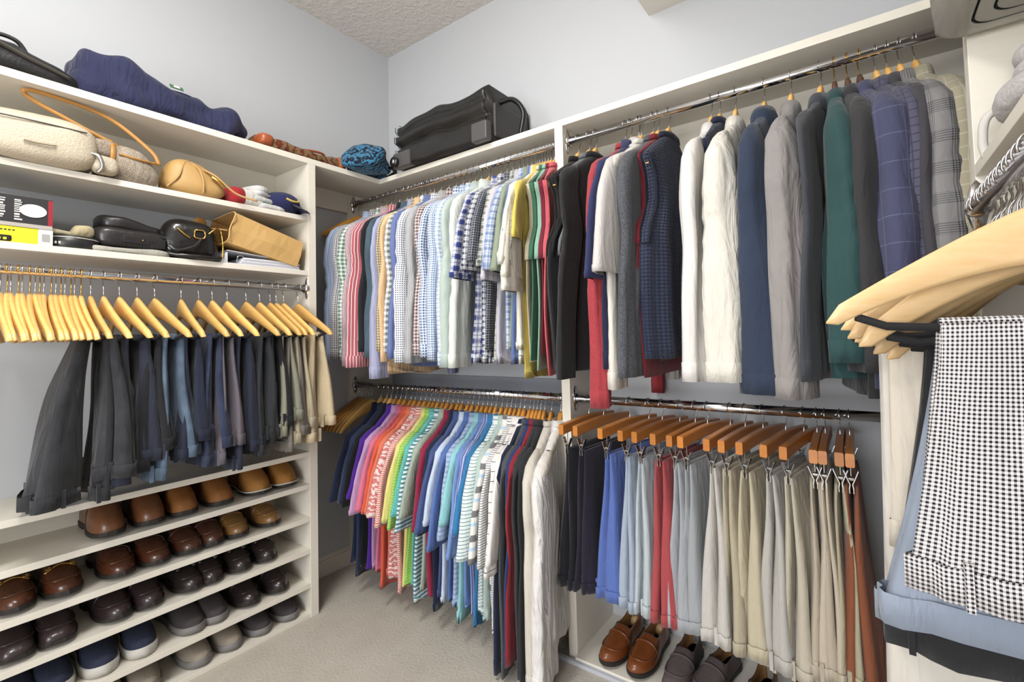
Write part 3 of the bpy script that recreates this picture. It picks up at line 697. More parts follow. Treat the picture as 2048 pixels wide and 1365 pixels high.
CP = [  # near end px/py, hook-ish far px/py, colour, bottom z, label
 (1.574, -4, '#1E1C26', .36, 'black dress trousers beside the white divider'),
 (1.640, -6, '#2A2338', .36, 'dark aubergine trousers, second from the divider'),
 (1.750, -9, '#5672BE', .36, 'bright cornflower blue trousers'),
 (1.827, -9, '#A5B3C6', .35, 'pale steel blue trousers beside the cornflower pair'),
 (1.878, -9, '#BBC6CC', .35, 'pale icy grey trousers with a belt loop seam'),
 (1.943, -9, '#B8474C', .34, 'brick red trousers'),
 (1.998, -9, '#A8ABB1', .34, 'silver grey trousers next to the brick red pair'),
 (2.040, -11, '#A2A6AA', .345, 'mid grey trousers beside the pale putty pair'),
 (2.115, -9, '#C9C4BC', .335, 'pale putty trousers'),
 (2.162, -10, '#B9AD90', .33, 'khaki trousers next to the pale putty pair'),
 (2.216, -11, '#C4B89A', .33, 'warm sand trousers next to the khaki pair'),
 (2.282, -11, '#BCB8B0', .32, 'stone grey trousers with wide waistband'),
 (2.333, -11, '#C3B9A4', .31, 'light taupe trousers hanging lowest of the row'),
 (2.369, 1, '#BDAF98', .335, 'beige trousers on a darker hanger, beside the taupe pair'),
 (2.391, 1, '#C6B8A2', .335, 'pale camel trousers with a side tab'),
 (2.429, 1, '#B3A98A', .335, 'olive beige trousers next to the rust brown pair'),
 (2.453, 1, '#96522F', .30, 'rust brown trousers at the end of the row'),
]
for i, (xn, tw, c, zb, lab) in enumerate(CP):
    x = xn; mat = F(c)
    if len(lab.split()) < 4: lab += ' on a clip hanger'
    clip_hanger(x, tw, 'clip hanger gripping the ' + short(lab), 'clip hangers on the lower rod')
    o = empty('trousers', (x, RB_Y, RBL - .165), R(tw)); tag(o, lab, 'trousers', 'trousers on clip hangers')
    wide = .034 if i in (0, 1, 3, 4, 6, 7, 13, 14, 15) else .044
    lo = -(RBL - .165 - zb); lastx = None
    for s in (-1, 1):
        mb = MB(); last = leg_loft(mb, s * wide * .22, -.15, .15, -.19, .20, .0, lo, .014, wide * (1.25 + .25 * (s > 0)), 500 + i * 2 + s, s * wide * .36)
        lg = mb.build('trouser_leg', mat, o)
        waist(last, .035, mat, lg, True)

# ------------------------------------------------------------------ trousers folded over hanger bars (rod over the shoes)
def folded_trousers(loc, rot, name, lab, mat, z1, z2, w0, w1, T, seed, cat='trousers', group=None, yc=0.0, y1=0.0, loops=True, flare=.0, band=True, lean0=0.0):
    o = empty(name, loc, rot); tag(o, lab, cat, group)
    for s, zb in ((-1, z1), (1, z2)):
        mb = MB(); last = leg_loft(mb, .01 + s * (T * .30), yc - w0, yc + w0, yc + y1 - w1 - flare, yc + y1 + w1, -.216, zb, T * .35, T * (1.0 if s > 0 else .8), seed + s, s * T * .28 - (lean0 if s < 0 else lean0 * .4))
        leg = mb.build('trouser_leg', mat, o)
        if band: waist(last, .04, mat, leg, loops)
    MB().tube([(.01, yc - w0, -.219), (.01, yc + w0, -.219)], .0105, 10).build('fold', mat, o)
    return o
AP = [
 (-1.462, '#2F3034', 'washed charcoal jeans with a belt loop, nearest the row of bare hangers', .73, 0.05, 'n'),
 (-1.429, '#2C2D31', 'dark grey wool trousers folded behind the charcoal jeans', .735, 0, ''),
 (-1.387, '#34384A', 'navy grey chinos with a welt pocket', .70, 0, ''),
 (-1.338, '#27282D', 'black jeans with pocket stitching', .67, 0, ''),
 (-1.287, '#4A5C70', 'faded blue jeans with orange pocket tabs', .71, 0, 'n'),
 (-1.206, '#2A3148', 'dark navy trousers beside the faded jeans', .66, 0, ''),
 (-1.148, '#2C3550', 'indigo blue jeans', .70, 0, 'n'),
 (-1.101, '#6E6670', 'dusty mauve grey trousers', .70, 0, ''),
 (-1.047, '#2C3248', 'ink blue trousers with a plain waistband', .735, 0, ''),
 (-0.975, '#33363B', 'black trousers with a button tab', .70, 0, ''),
 (-0.921, '#232428', 'jet black trousers next to the olive pair', .66, 0, ''),
 (-0.877, '#8D8B77', 'olive grey trousers', .64, 0, ''),
 (-0.851, '#7B746C', 'grey brown trousers with button pocket', .71, 0, ''),
 (-0.818, '#B7A88A', 'khaki tan trousers tucked behind the beige pair', .68, 0, ''),
 (-0.752, '#D0BB94', 'light beige chinos at the end beside the tower panel', .69, 0, ''),
]
PI = math.pi
for i, (y, c, lab, zb, yo, pt) in enumerate(AP):
    mat = F(c, 'n', '#%02X%02X%02X' % tuple(min(255, int(int(c[k:k+2], 16) * 1.25 + 8)) for k in (1, 3, 5))) if pt else F(c)
    tw = (-7, -3, 0, -1, 3, -8, -3, -3, -2, 0, -2, -3, -3, -3, 1)[i]
    loc = (RA_X, y, RA_Z); rot = PI / 2 + R(tw)
    hanger(loc, rot, 'pale wooden hanger holding the ' + short(lab), M_WOOD, M_STEEL, M_BLACKBAR, group='hangers with folded trousers')
    lab = lab if len(lab.split()) > 3 else lab + ' folded over a hanger'
    o = folded_trousers(loc, rot, 'folded_trousers', lab, mat, -zb, -zb + .06, .115, .14 if i else .15, .052 if i not in (0, 2, 4, 14) else (.12 if i == 0 else .075), 700 + i * 3, group='trousers folded over hangers', yc=-.03, y1=-.01, lean0=(.045 if i == 0 else .0))
    if i == 4:
        for s in (-1, 1): MB().box((0, 0, 0), (.012, .002, .006)).build('pocket_tab', plain('orange_tab', '#D2552A', .7), o, False, (.05 * s, -.165, -.60))
for i in range(16):
    y = -1.665 + i * .0118 + rr.uniform(-.003, .003)
    hanger((RA_X, y, RA_Z), PI / 2 + R(-9 + rr.uniform(-2.5, 2.5)), 'bare yellow wooden hanger, ' + ORD[15 - i] + ' from the charcoal jeans', M_WOOD, M_BRASS if i % 2 else M_STEEL, None, 'bare hangers over the shoe shelves', hgt=1.15)
for i in range(14):
    y = -1.70 - i * .02
    hanger((RA_X, y, RA_Z), PI / 2 + R(-9 + rr.uniform(-2.5, 2.5)), 'bare yellow wooden hanger, ' + ORD[16 + min(i, 2)] + ' from the charcoal jeans', M_WOOD, M_STEEL, None, 'bare hangers over the shoe shelves', hgt=1.15) if i < 3 else None

# ------------------------------------------------------------------ near rod: checked trousers
GING = F('#EDE7E6', 'g', '#1E1A22', .0052, .5)
NC = [
 (-1.12, GING, 'black and white fine gingham trousers folded over the nearest hanger', 'gingham_trousers', .57, .545, .107, .15, .05, .0, .0, -3),
 (-1.065, F('#8D99AB'), 'slate blue cotton trousers behind the gingham pair', 'folded_trousers', .65, .62, .10, .14, .05, .05, .0, 3),
 (-1.01, F('#2A2A2D'), 'black trousers drooping below the gingham pair', 'folded_trousers', .695, .68, .08, .15, .05, .0, -.03, 5),
 (-.96, F('#CFC4B2'), 'cream cotton trousers behind the slate blue pair', 'folded_trousers', .585, .56, .155, .165, .045, .0, .0, 6),
 (-.91, F('#D8CFC0'), 'ivory cotton trousers furthest back on the near rod', 'folded_trousers', .665, .64, .16, .17, .045, .0, .0, 8),
]
for i, (y, mat, lab, nm, z1, z2, w0, w1, T, fl, yc_, roll) in enumerate(NC):
    loc = (RC_X, y, RC_Z); rot = (0, 0, -PI / 2 + R((2, 1, 0, 0, -1)[i])); hrot = (R(roll), 0, rot[2])
    hanger(loc, hrot, 'broad hanger carrying the ' + short(lab), M_WOODN, M_STEEL, M_BLACKBAR, group='broad hangers on the near rod', hgt=1.05)
    folded_trousers(loc, rot, nm, lab, mat, -z1, -z2, w0, w1, T, 900 + 5 * i, group='trousers on the near rod', yc=yc_, y1=0, flare=fl, loops=(i != 1))
for i, y in enumerate((-.80, -.865, -.93, -.985, -1.04, -1.09)):
    hanger((RC_X, y, RC_Z), (R((24, 21, 18, 14, 10, 6)[i]), 0, -PI / 2 + R(-2 + i)), 'spare broad hanger with a bare black bar, ' + ORD[i] + ' from the side panel', M_WOODN, M_STEEL, M_BLACKBAR, group='spare broad hangers on the near rod', hgt=1.05)
WP = [(-.775, '#DCD6CE', 1.20), (-.815, '#D6CFC4', 1.16), (-.85, '#DFDAD2', 1.22), (-.885, '#D9D3CA', 1.18), (-.935, '#CFC8BC', 1.12)]
wl = ['long white trousers on the near rod, closest to the side panel', 'long off-white trousers on the near rod, second from the side panel', 'long pale white trousers on the near rod, third from the side panel', 'long soft white trousers on the near rod, under the black pair', 'long stone white trousers on the near rod, just behind the cream pair']
for i, (y, c, zz) in enumerate(WP):
    loc = (RC_X, y, RC_Z)
    hanger(loc, -PI / 2, 'hanger with the ' + wl[i], M_WOODN, M_STEEL, M_BLACKBAR, group='hangers of the long white trousers')
    folded_trousers(loc, -PI / 2, 'folded_trousers', wl[i], F(c), -zz, -zz + .05, .165, .185, .04, 960 + 4 * i, group='white trousers on the near rod', loops=False)

# ------------------------------------------------------------------ shoes
def shoe(loc, rot, label, up, sole=None, kind='loafer', L=.29, W=.098, Hh=.085, inner=None, group=None, square=.0, sole_h=.02, name=None, welt=None):
    # local: +x toe, heel at 0
    o = empty(name or {'loafer': 'loafer', 'tassel': 'tassel_loafer', 'lace': 'laced_shoe', 'bit': 'horsebit_loafer', 'boot': 'ankle_boot', 'sneaker': 'slip_on_sneaker', 'woven': 'woven_loafer'}[kind], loc, rot)
    tag(o, label, 'shoe', group)
    sole = sole or plain('dark_sole', '#1D1713', .6); inner = inner or M_DARKIN
    ts = np.array([0, .02, .06, .12, .2, .3, .4, .5, .56, .62, .7, .78, .85, .91, .955, .985, 1.0])
    wid = W / 2 * np.array([.30, .52, .66, .72, .70, .70, .76, .88, .94, .99, 1.0, .96, .86 + square * .08, .72 + square * .2, .52 + square * .34, .30 + square * .5, .06 + square * .55])
    cy = .006 * np.sin((ts - .1) * 3)
    P = []
    for t, w, c in zip(ts, wid, cy):
        P.append([(t * L, c + w * math.cos(a) * 1.04, 0) for a in (0, PI)])
    # sole: outline extruded
    def outline(g): 
        return [(t * L * 1.0 + (.003 if t > .9 else -.002 if t < .05 else 0), c + w * g, 0) for t, w, c in zip(ts, wid, cy)] + [(t * L, c - w * g, 0) for t, w, c in reversed(list(zip(ts, wid, cy)))]
    ol = np.array(outline(1.06)); mb = MB()
    toe = np.clip((ol[:, 0] / L - .8) / .2, 0, 1) ** 2 * .007
    def lev(g, z): q = ol.copy(); q[:, 1] = q[:, 1] * g; q[:, 2] = z + toe; return q
    if kind == 'sneaker': mb.grid([lev(.96, 0), lev(1.03, sole_h * .5), lev(1.02, sole_h + .006), lev(.9, sole_h + .007)], True, True, True)
    else:
        mb.grid([lev(.98, .008), lev(1.0, .010), lev(1.0, sole_h), lev(.94, sole_h + .002)], True, True, True)
        hl = np.array([(0, -.3), (.02, -.62), (.08, -.7), (.26, -.68), (.26, .68), (.08, .7), (.02, .62), (0, .3)]) * np.array([L, W / 2])
        mb.grid([[(x, y, 0) for x, y in hl], [(x, y, sole_h - .002) for x, y in hl]], True, True, True)
    mb.build('sole', sole, o, smooth=(kind == 'sneaker'))
    # upper
    n = 21; P = []; hb = sole_h; op_end = .50 if kind != 'boot' else .30
    top = {'boot': .12}.get(kind, Hh)
    ts2 = np.array([0, .012, .04, .09, .16, .24, .32, .40, .46, op_end if op_end > .46 else .48, .52, .57, .63, .70, .78, .85, .91, .955, .985, 1.0]); ts2 = np.unique(ts2)
    for t in ts2:
        w = np.interp(t, ts, wid) * (.98); c = float(np.interp(t, ts, cy)); tz = max(0, (t - .8) / .2) ** 2 * .007
        h = float(np.interp(t, [0, .04, .2, .36, .5, .6, .75, .88, .96, 1.0], [top * .9, top * .97, top * .80, top * .74, top * .86, top * .76, top * .56, top * .44, top * .32, top * .12]))
        ring = []
        for k in range(n):
            s = k / (n - 1); u = s * 2 - 1; a = abs(u); sg = -1 if u < 0 else 1
            if t < op_end - 1e-6 and kind != 'boot':
                if a > .45:  # outer wall
                    q = (1 - a) / .55; y = w * (1.0 - .22 * q ** 2); z = hb + (h) * q ** .9
                elif a > .22: q = (.45 - a) / .23; y = w * (.78 - .08 * q); z = hb + h * (1 - q) + .004
                else: y = w * .7 * a / .22; z = hb + .006
            else:
                ang = (1 - a) * PI / 2; e = .62 if t < .75 else .72; y = w * max(0, math.cos(ang)) ** e; z = hb + h * math.sin(ang) ** .8
            ring.append((t * L, c + sg * y, z + tz))
        P.append(ring)
    mb = MB(); P = np.array(P); mb.grid(P, False)
    # heel closure
    mb.f.append([j for j in range(n)][::-1]); mb.uv.append([(0, 0)] * n); mb.mi.append(0)
    nr = len(ts2); mb.f.append([(nr - 1) * n + j for j in range(n)]); mb.uv.append([(0, 0)] * n); mb.mi.append(0)
    j = 0
    for i in range(len(ts2) - 1):
        for k in range(n - 1):
            a = abs((k + .5) / (n - 1) * 2 - 1)
            if ts2[i] < op_end - .02 and a < .40 and kind != 'boot': mb.mi[j] = 1
            j += 1
    mb.v[0][:, 2] -= np.where(mb.v[0][:, 2] < hb + .01, .004, 0)
    up_o = mb.build('upper', [up, inner], o)
    def arch(t, q, off=.002):  # point on the closed part of the upper; q -1..1 across
        w = np.interp(t, ts, wid) * .98; c = float(np.interp(t, ts, cy)); h = float(np.interp(t, [0, .04, .2, .36, .5, .6, .75, .88, .96, 1.0], [top * .9, top * .97, top * .80, top * .74, top * .86, top * .76, top * .56, top * .44, top * .32, top * .12]))
        a = abs(q); ang = (1 - a) * PI / 2; return (t * L, c + (1 if q > 0 else -1) * w * max(0, math.cos(ang)) ** .65, hb + h * math.sin(ang) ** .8 + off)
    seam = [arch(.56, -.78), arch(.66, -.70), arch(.78, -.60), arch(.865, -.36), arch(.89, 0), arch(.865, .36), arch(.78, .60), arch(.66, .70), arch(.56, .78)]
    if kind in ('loafer', 'tassel', 'bit', 'woven', 'lace'):
        MB().tube(sspl(seam, 25), .003, 6).build('toe_seam', up, o)
    if kind == 'tassel':
        for s in (-1, 1):
            MB().tube([arch(.62, .05 * s, .006), arch(.66, .2 * s, .008), arch(.71, .30 * s, .006)], [.003, .006, .008], 8).build('tassel', up, o)
        MB().tube(sspl([arch(.6, -.7), arch(.6, 0, .004), arch(.6, .7)], 9), .004, 6).build('strap', up, o)
    if kind == 'lace':
        for k, t in enumerate((.56, .61, .66)):
            MB().tube(sspl([arch(t, -.4, .003), arch(t + .01, 0, .006), arch(t, .4, .003)], 9), .0022, 6).build('lace', plain('lace_brown', '#3A2016', .8), o)
        MB().tube(sspl([arch(.60, 0, .006), arch(.66, .35, .010), arch(.72, .45, .004)], 9), .0022, 6).build('lace', plain('lace_brown', '#3A2016', .8), o)
    if kind == 'bit':
        MB().tube(sspl([arch(.64, -.55, .005), arch(.64, 0, .007), arch(.64, .55, .005)], 11), .0028, 8).build('metal_bit', M_BRASS, o)
        for s in (-1, 1):
            c = Vector(arch(.64, .3 * s, .007)); MB().tube([tuple(c + Vector((.009 * math.cos(a), .009 * math.sin(a), 0))) for a in np.linspace(0, 2 * PI, 13)], .002, 6).build('metal_ring', M_BRASS, o)
    if kind == 'woven':
        for t in (.6, .65, .7, .75):
            MB().tube(sspl([arch(t, -.45, .001), arch(t, 0, .002), arch(t, .45, .001)], 9), .003, 6, flat=.6).build('woven_band', up, o)
    if kind in ('loafer', 'woven'):
        MB().tube(sspl([arch(.60, -.85, .001), arch(.62, -.4, .002), arch(.625, 0, .003), arch(.62, .4, .002), arch(.60, .85, .001)], 13), .004, 6, flat=.7).build('saddle_strap', up, o)
    if kind == 'boot':
        MB().tube(sspl([arch(.45, -1.0, .0), arch(.5, -.6, .002), arch(.62, 0, .002), arch(.5, .6, .002), arch(.45, 1.0, 0)], 17), .002, 6).build('toe_seam', plain('seam_dark', '#4a2a10', .8), o)
    if welt:
        q = [(x, y, z + sole_h - .0) for x, y, z in lev(1.03, 0).tolist()]; MB().tube(q + [q[0]], .0032, 6).build('welt', welt, o)
    return o
def leather(name, c, rough=.32): return plain(name, c, rough, 0, .35, 60, .25, .25)
TAN = plain('tan_suede', '#96662A', .8, 0, .4, 120, 0, .2); COG = leather('cognac_leather', '#6B4226', .42); BRN = leather('brown_leather', '#472A1D', .3); RED = leather('redbrown_leather', '#4F2C1B', .26)
BLK = leather('dark_brown_black_leather', '#2B2323', .28); DKB = leather('espresso_leather', '#34282A', .3)
NAVY = plain('navy_canvas', '#20263B', .9, 0, .5, 200, 0, .1); CHAR = plain('charcoal_canvas', '#3A3536', .9, 0, .5, 200, 0, .1); GREY = plain('taupe_mesh', '#8F8577', .9, 0, .6, 200, 0, .15)
SW = plain('white_sole', '#B5B1AA', .6); SG = plain('grey_sole', '#6f6c6a', .6)
WOV = leather('woven_olive_leather', '#7C5A30', .35)
Z5, Z6, Z7, Z8, Z9 = .61, .458, .3125, .156, .018
SH = [  # y, shelf z, label, material, kind, extras
 (-0.783, Z5, 'tan suede ankle boot with white midsole, closest to the tower panel', TAN, 'boot', dict(welt=SW, W=.105)),
 (-0.906, Z5, 'tan suede ankle boot with white midsole, beside its mate', TAN, 'boot', dict(welt=SW, W=.105)),
 (-1.059, Z5, 'rust suede square-toed shoe, further of its pair', plain('rust_suede', '#80501F', .7, 0, .4, 120, 0, .2), 'boot', dict(square=.4)),
 (-1.171, Z5, 'rust suede square-toed shoe, nearer of its pair', plain('rust_suede', '#80501F', .7, 0, .4, 120, 0, .2), 'boot', dict(square=.4)),
 (-1.279, Z5, 'cognac leather chelsea shoe, further of its pair', COG, 'boot', dict(square=.3)),
 (-1.400, Z5, 'cognac leather chelsea shoe alone at the open end of the shelf', COG, 'boot', dict(square=.3)),
 (-0.871, Z6, 'olive brown woven loafer next to the tower panel', WOV, 'woven', {}),
 (-0.987, Z6, 'olive brown woven loafer, second from the tower panel', WOV, 'woven', {}),
 (-1.087, Z6, 'reddish brown plain moccasin, narrower toe', BRN, 'loafer', {}),
 (-1.181, Z6, 'reddish brown plain moccasin with broad apron toe', BRN, 'loafer', dict(square=.2)),
 (-1.287, Z6, 'glossy chestnut laced boat shoe, further of its pair', RED, 'lace', {}),
 (-1.379, Z6, 'glossy chestnut laced boat shoe, nearer of its pair', RED, 'lace', {}),
 (-1.520, Z6, 'brown patent loafer with brass horse bit, further of its pair', RED, 'bit', {}),
 (-1.625, Z6, 'brown patent loafer with brass horse bit, cut by the frame', RED, 'bit', {}),
 (-0.872, Z7, 'black tassel loafer next to the tower panel', BLK, 'tassel', {}),
 (-0.972, Z7, 'black tassel loafer, second from the tower panel', BLK, 'tassel', {}),
 (-1.078, Z7, 'black tassel loafer with scuffed toe, third from the panel', BLK, 'tassel', {}),
 (-1.177, Z7, 'black tassel loafer with pebbled toe, fourth from the panel', BLK, 'tassel', {}),
 (-1.298, Z7, 'espresso slip-on with creased vamp, further of its pair', DKB, 'loafer', {}),
 (-1.397, Z7, 'espresso slip-on with creased vamp, nearer of its pair', DKB, 'loafer', {}),
 (-1.513, Z7, 'dark brown square-toed slip-on, further of its pair', DKB, 'loafer', dict(square=.5)),
 (-1.626, Z7, 'dark brown square-toed slip-on, cut by the frame', DKB, 'loafer', dict(square=.5)),
 (-0.834, Z8, 'black apron-toe casual shoe next to the tower panel', BLK, 'loafer', dict(sole_h=.024)),
 (-0.962, Z8, 'black apron-toe casual shoe, second from the panel', BLK, 'loafer', dict(sole_h=.024)),
 (-1.073, Z8, 'dark grey cloth slip-on, further of its pair', CHAR, 'sneaker', dict(sole=SG)),
 (-1.174, Z8, 'dark grey cloth slip-on, nearer of its pair', CHAR, 'sneaker', dict(sole=SG)),
 (-1.298, Z8, 'navy canvas sneaker with white sole, further of its pair', NAVY, 'sneaker', dict(sole=SW, sole_h=.026)),
 (-1.422, Z8, 'navy canvas sneaker with white sole, nearer of its pair', NAVY, 'sneaker', dict(sole=SW, sole_h=.026)),
 (-1.540, Z8, 'navy canvas sneaker with speckled green sole edge', NAVY, 'sneaker', dict(sole=SW, sole_h=.026)),
 (-1.630, Z8, 'navy canvas sneaker at the frame corner', NAVY, 'sneaker', dict(sole=SW, sole_h=.026)),
 (-0.798, Z9, 'charcoal boat slip-on on the base board beside the panel', CHAR, 'sneaker', dict(sole=SG)),
 (-0.916, Z9, 'charcoal boat slip-on on the base board, second from the panel', CHAR, 'sneaker', dict(sole=SG)),
 (-1.034, Z9, 'taupe knitted sneaker on the base board, further of its pair', GREY, 'sneaker', dict(sole=SG)),
 (-1.149, Z9, 'taupe knitted sneaker on the base board, nearer of its pair', GREY, 'sneaker', dict(sole=SG)),
 (-1.294, Z9, 'dark taupe sneaker at the bottom edge of the picture', GREY, 'sneaker', dict(sole=SG)),
 (-1.409, Z9, 'dark taupe sneaker below the navy canvas ones', GREY, 'sneaker', dict(sole=SG)),
]
for y, z, lab, mt, kd, kw in SH:
    shoe((.018, y, z + .001), R(rr.uniform(-4, 4)), lab, mt, kind=kd, group='shoes on the shelves', **kw)
CARAM = leather('caramel_leather', '#7A421E', .34); TAUPE = plain('taupe_suede', '#5C5050', .85, 0, .4, 120, 0, .15)
INS = plain('tan_insole', '#A07848', .6)
def toe_out(x, y, rz, lab, mt, kind='loafer', **kw):
    return shoe((x, y, .0235), -PI / 2 + R(rz), lab, mt, kind=kind, inner=INS, **kw)
toe_out(1.655, -.045, -4, 'caramel leather loafer with a wooden shoe tree, beside the divider', CARAM, sole_h=.022)
toe_out(1.765, -.045, -3, 'caramel leather loafer with a wooden shoe tree, second from the divider', CARAM, sole_h=.022)
for x, rz in ((1.655, -4), (1.765, -3)):
    o = MB().tube([(0, -.02, 0), (0, -.028, .015), (0, -.036, .03), (0, -.038, .04)], [.020, .024, .018, .010], 14).build('shoe_tree', M_WOODN, None, True, (x, -.045, .052)); tag(o, 'wooden shoe tree heel block in the caramel loafer ' + ('beside the divider' if x < 1.7 else 'away from the divider'), 'shoe tree')
toe_out(1.90, -.05, -2, 'taupe suede penny loafer, nearer the divider', TAUPE, square=.1)
toe_out(2.045, -.05, -14, 'taupe suede penny loafer, toe angled towards its mate', TAUPE, square=.1)
toe_out(2.175, -.10, -8, 'brown leather moccasin behind the hanging khaki trousers', COG)
toe_out(2.285, -.10, -4, 'brown leather moccasin half hidden at the picture edge', COG)
toe_out(2.42, -.08, -4, 'beige knitted sneaker with pale pull tab', plain('beige_knit', '#C9BFB2', .9, 0, .5, 200), 'sneaker', sole=SW)

# ------------------------------------------------------------------ soft things on the shelves
def blob(name, size, mat, loc, rot=0, e1=.6, e2=.7, amp=.006, freq=7, seed=0, parent=None, nu=36, nv=22, shape=None, sag=0.0):
    rg = np.random.RandomState(seed); a, b, c = [s / 2 for s in size]; P = []
    K = rg.uniform(-1, 1, (9, 3)) * freq * 2.2; ph = rg.uniform(0, 6.28, 9)
    for i in range(nv + 1):
        v = -PI / 2 + PI * i / nv; cv, sv = math.cos(v), math.sin(v); r = []
        for j in range(nu):
            u = 2 * PI * j / nu; cu, su = math.cos(u), math.sin(u)
            f = lambda w, e: math.copysign(abs(w) ** e, w)
            x, y, z = a * f(cv, e1) * f(cu, e2), b * f(cv, e1) * f(su, e2), c * f(sv, e1)
            if shape: x, y, z = shape(x, y, z, a, b, c)
            p = np.array([x, y, z]); w = float(np.sum(np.sin(K @ p * 3 + ph))) / 3 * amp
            nr = np.array([x / a ** 2, y / b ** 2, z / c ** 2]); nr /= (np.linalg.norm(nr) + 1e-9)
            q = p + nr * w; q[2] = max(q[2], -c)
            r.append(q)
        P.append(r)
    P = np.array(P)
    P[:, :, 2] += c
    return MB().grid(P, True, True, True).build(name, mat, parent, True, loc, rot)
def strap(name, pts, r, mat, parent, n=24, flat=1.0): return MB().tube(sspl(pts, n), r, 8, flat=flat).build(name, mat, parent)
def lbox(name, a, b, mat, parent, bev=.002, rot=None, loc=None): return MB().box(a, b, 0, bev).build(name, mat, parent, False, loc, rot)
ZTOP = ZT1 + .001
NVY = F('#33375E', wr=.9); 
def dufshape(x, y, z, a, b, c):
    t = (y + b) / (2 * b); k = 1.15 - .55 * t + .10 * math.sin(t * 9); return x * (.9 + .1 * math.sin(t * 7)), y, (z + c) * k - c
d = blob('duffel_bag', (.27, .55, .16), NVY, (.180, -1.225, ZTOP), 0, .5, .5, .017, 9, 3, shape=dufshape, nu=72, nv=44); tag(d, 'navy cotton duffel bag slumped on the top shelf', 'bag')
fl = blob('flap', (.12, .22, .03), F('#2C2F58', wr=.8), (-.03, .02, .135), 0, .5, .6, .004, 7, 4, d)
lbox('emblem', (0, 0, 0), (.002, .045, .02), plain('emblem_green', '#3E6B4A', .8), d, .0005, (0, R(-35), R(0)), (.062, .0, .150)); lbox('emblem', (0, 0, 0), (.0025, .02, .012), plain('emblem_white', '#D8D8CE', .8), d, .0005, (0, R(-35), 0), (.064, .012, .153))
BN = plain('black_nylon', '#1C1B1D', .55, 0, .5, 90)
b_ = blob('travel_bag', (.26, .50, .12), BN, (.185, -1.72, ZTOP), 0, .6, .6, .008, 8, 9, shape=lambda x, y, z, a, b, c: (x, y, (z + c) * (1.25 - .75 * (y + b) / (2 * b)) - c)); tag(b_, 'black nylon travel bag at the open end of the top shelf', 'bag')
strap('shoulder_strap', [(.13, -.12, .09), (.14, .0, .08), (.135, .1, .05), (.12, .2, .03)], .013, plain('grey_webbing', '#4A463C', .8), b_, flat=.3)
strap('handle', [(.02, .02, .10), (.03, .04, .14), (.03, .09, .14), (.02, .12, .10)], .007, BN, b_)
TAP = F('#8A6A3A', 'z', '#7A2E1C', 10, .72); LEA = leather('orange_leather', '#A4522A', .4)
t_ = blob('tapestry_bag', (.20, .44, .075), TAP, (.20, -.70, ZTOP), R(2), .6, .6, .007, 7, 12, shape=lambda x, y, z, a, b, c: (x, y, (z + c) * (.65 + .35 * abs(y / b) ** 1.0) - c)); tag(t_, 'flattened tapestry handbag with orange leather ends', 'bag')
blob('leather_end', (.16, .07, .06), LEA, (.03, -.19, .006), 0, .6, .6, .003, 7, 13, t_); blob('leather_end', (.17, .05, .07), LEA, (.02, .19, .003), 0, .6, .6, .003, 7, 14, t_)
strap('handle', [(-.02, -.05, .05), (.01, .02, .075), (.02, .12, .085), (-.01, .14, .06), (-.02, .02, .05)], .006, LEA, t_)
BLU = F('#2E7FA8', 'z', '#101C34', 16, .62)
p_ = blob('paisley_bag', (.22, .25, .14), BLU, (.33, -.40, ZTOP), R(35), .6, .7, .012, 8, 15, shape=lambda x, y, z, a, b, c: (x * 1.0, y, (z + c) * (1.1 - .8 * abs(y / b) ** 2) - c)); tag(p_, 'blue and black paisley quilted bag crumpled in the shelf corner', 'bag')
strap('handle', [(.09, .0, .03), (.12, .05, .05), (.12, .10, .04), (.05, .14, .02)], .012, leather('black_leather', '#151314', .25), p_)
# suitcase
sc_root = empty('soft_suitcase', (.90, -.18, ZTOP), 0); tag(sc_root, 'black soft-sided rolling suitcase lying on the top shelf', 'suitcase')
SCM = plain('black_leatherette', '#1C1B1A', .35, 0, .35, 45)
prof = [(-.170, .004), (-.174, .02), (-.170, .07), (-.172, .105), (-.150, .118), (-.152, .130), (-.178, .142), (-.180, .175), (-.155, .190), (-.172, .205), (-.172, .232), (-.15, .25), (.14, .25), (.155, .235), (.16, .05), (.155, .004)]
rg = random.Random(3); P = []
for x in np.linspace(-.385, .235, 24):
    t = (x + .385) / .62; sc = 1 - .05 * (2 * abs(t - .5)) ** 6; hh = 1.0 - .06 * max(0, .14 - t) / .14 - .04 * math.sin(t * 11)
    P.append([(x, y * sc + .004 * math.sin(t * 17 + z * 30), max(.004, (z * hh) + .003 * math.sin(t * 23 + y * 20))) for y, z in prof])
MB().grid(P, True, True, True).build('case_body', SCM, sc_root)
for x in (-.388, .228): MB().grid([[(x + dx, y * 1.01, z * (.95 if x < 0 else 1.0)) for y, z in prof] for dx in (0, .006)], True).build('piping', plain('piping_black', '#111112', .3), sc_root)
lbox('corner_guard', (-.40, -.182, .002), (-.27, -.14, .08), plain('grey_plastic', '#4A4848', .4), sc_root, .008); lbox('corner_guard', (.15, -.178, .002), (.243, -.14, .09), plain('grey_plastic', '#4A4848', .4), sc_root, .008)
w_ = MB().tube([(-.375, -.176, .03), (-.375, -.20, .03)], .026, 20).build('wheel', plain('wheel_black', '#151515', .3), sc_root); MB().tube([(-.375, -.198, .03), (-.375, -.205, .03)], .012, 14).build('hub', M_CHROME, w_)
strap('handle', [(.225, -.06, .215), (.30, -.05, .21), (.35, -.04, .14), (.33, -.04, .04)], .012, plain('wheel_black', '#151515', .3), sc_root)
lbox('side_pocket', (.23, -.12, .03), (.25, .1, .19), plain('dark_grey_nylon', '#33302F', .5), sc_root, .008)
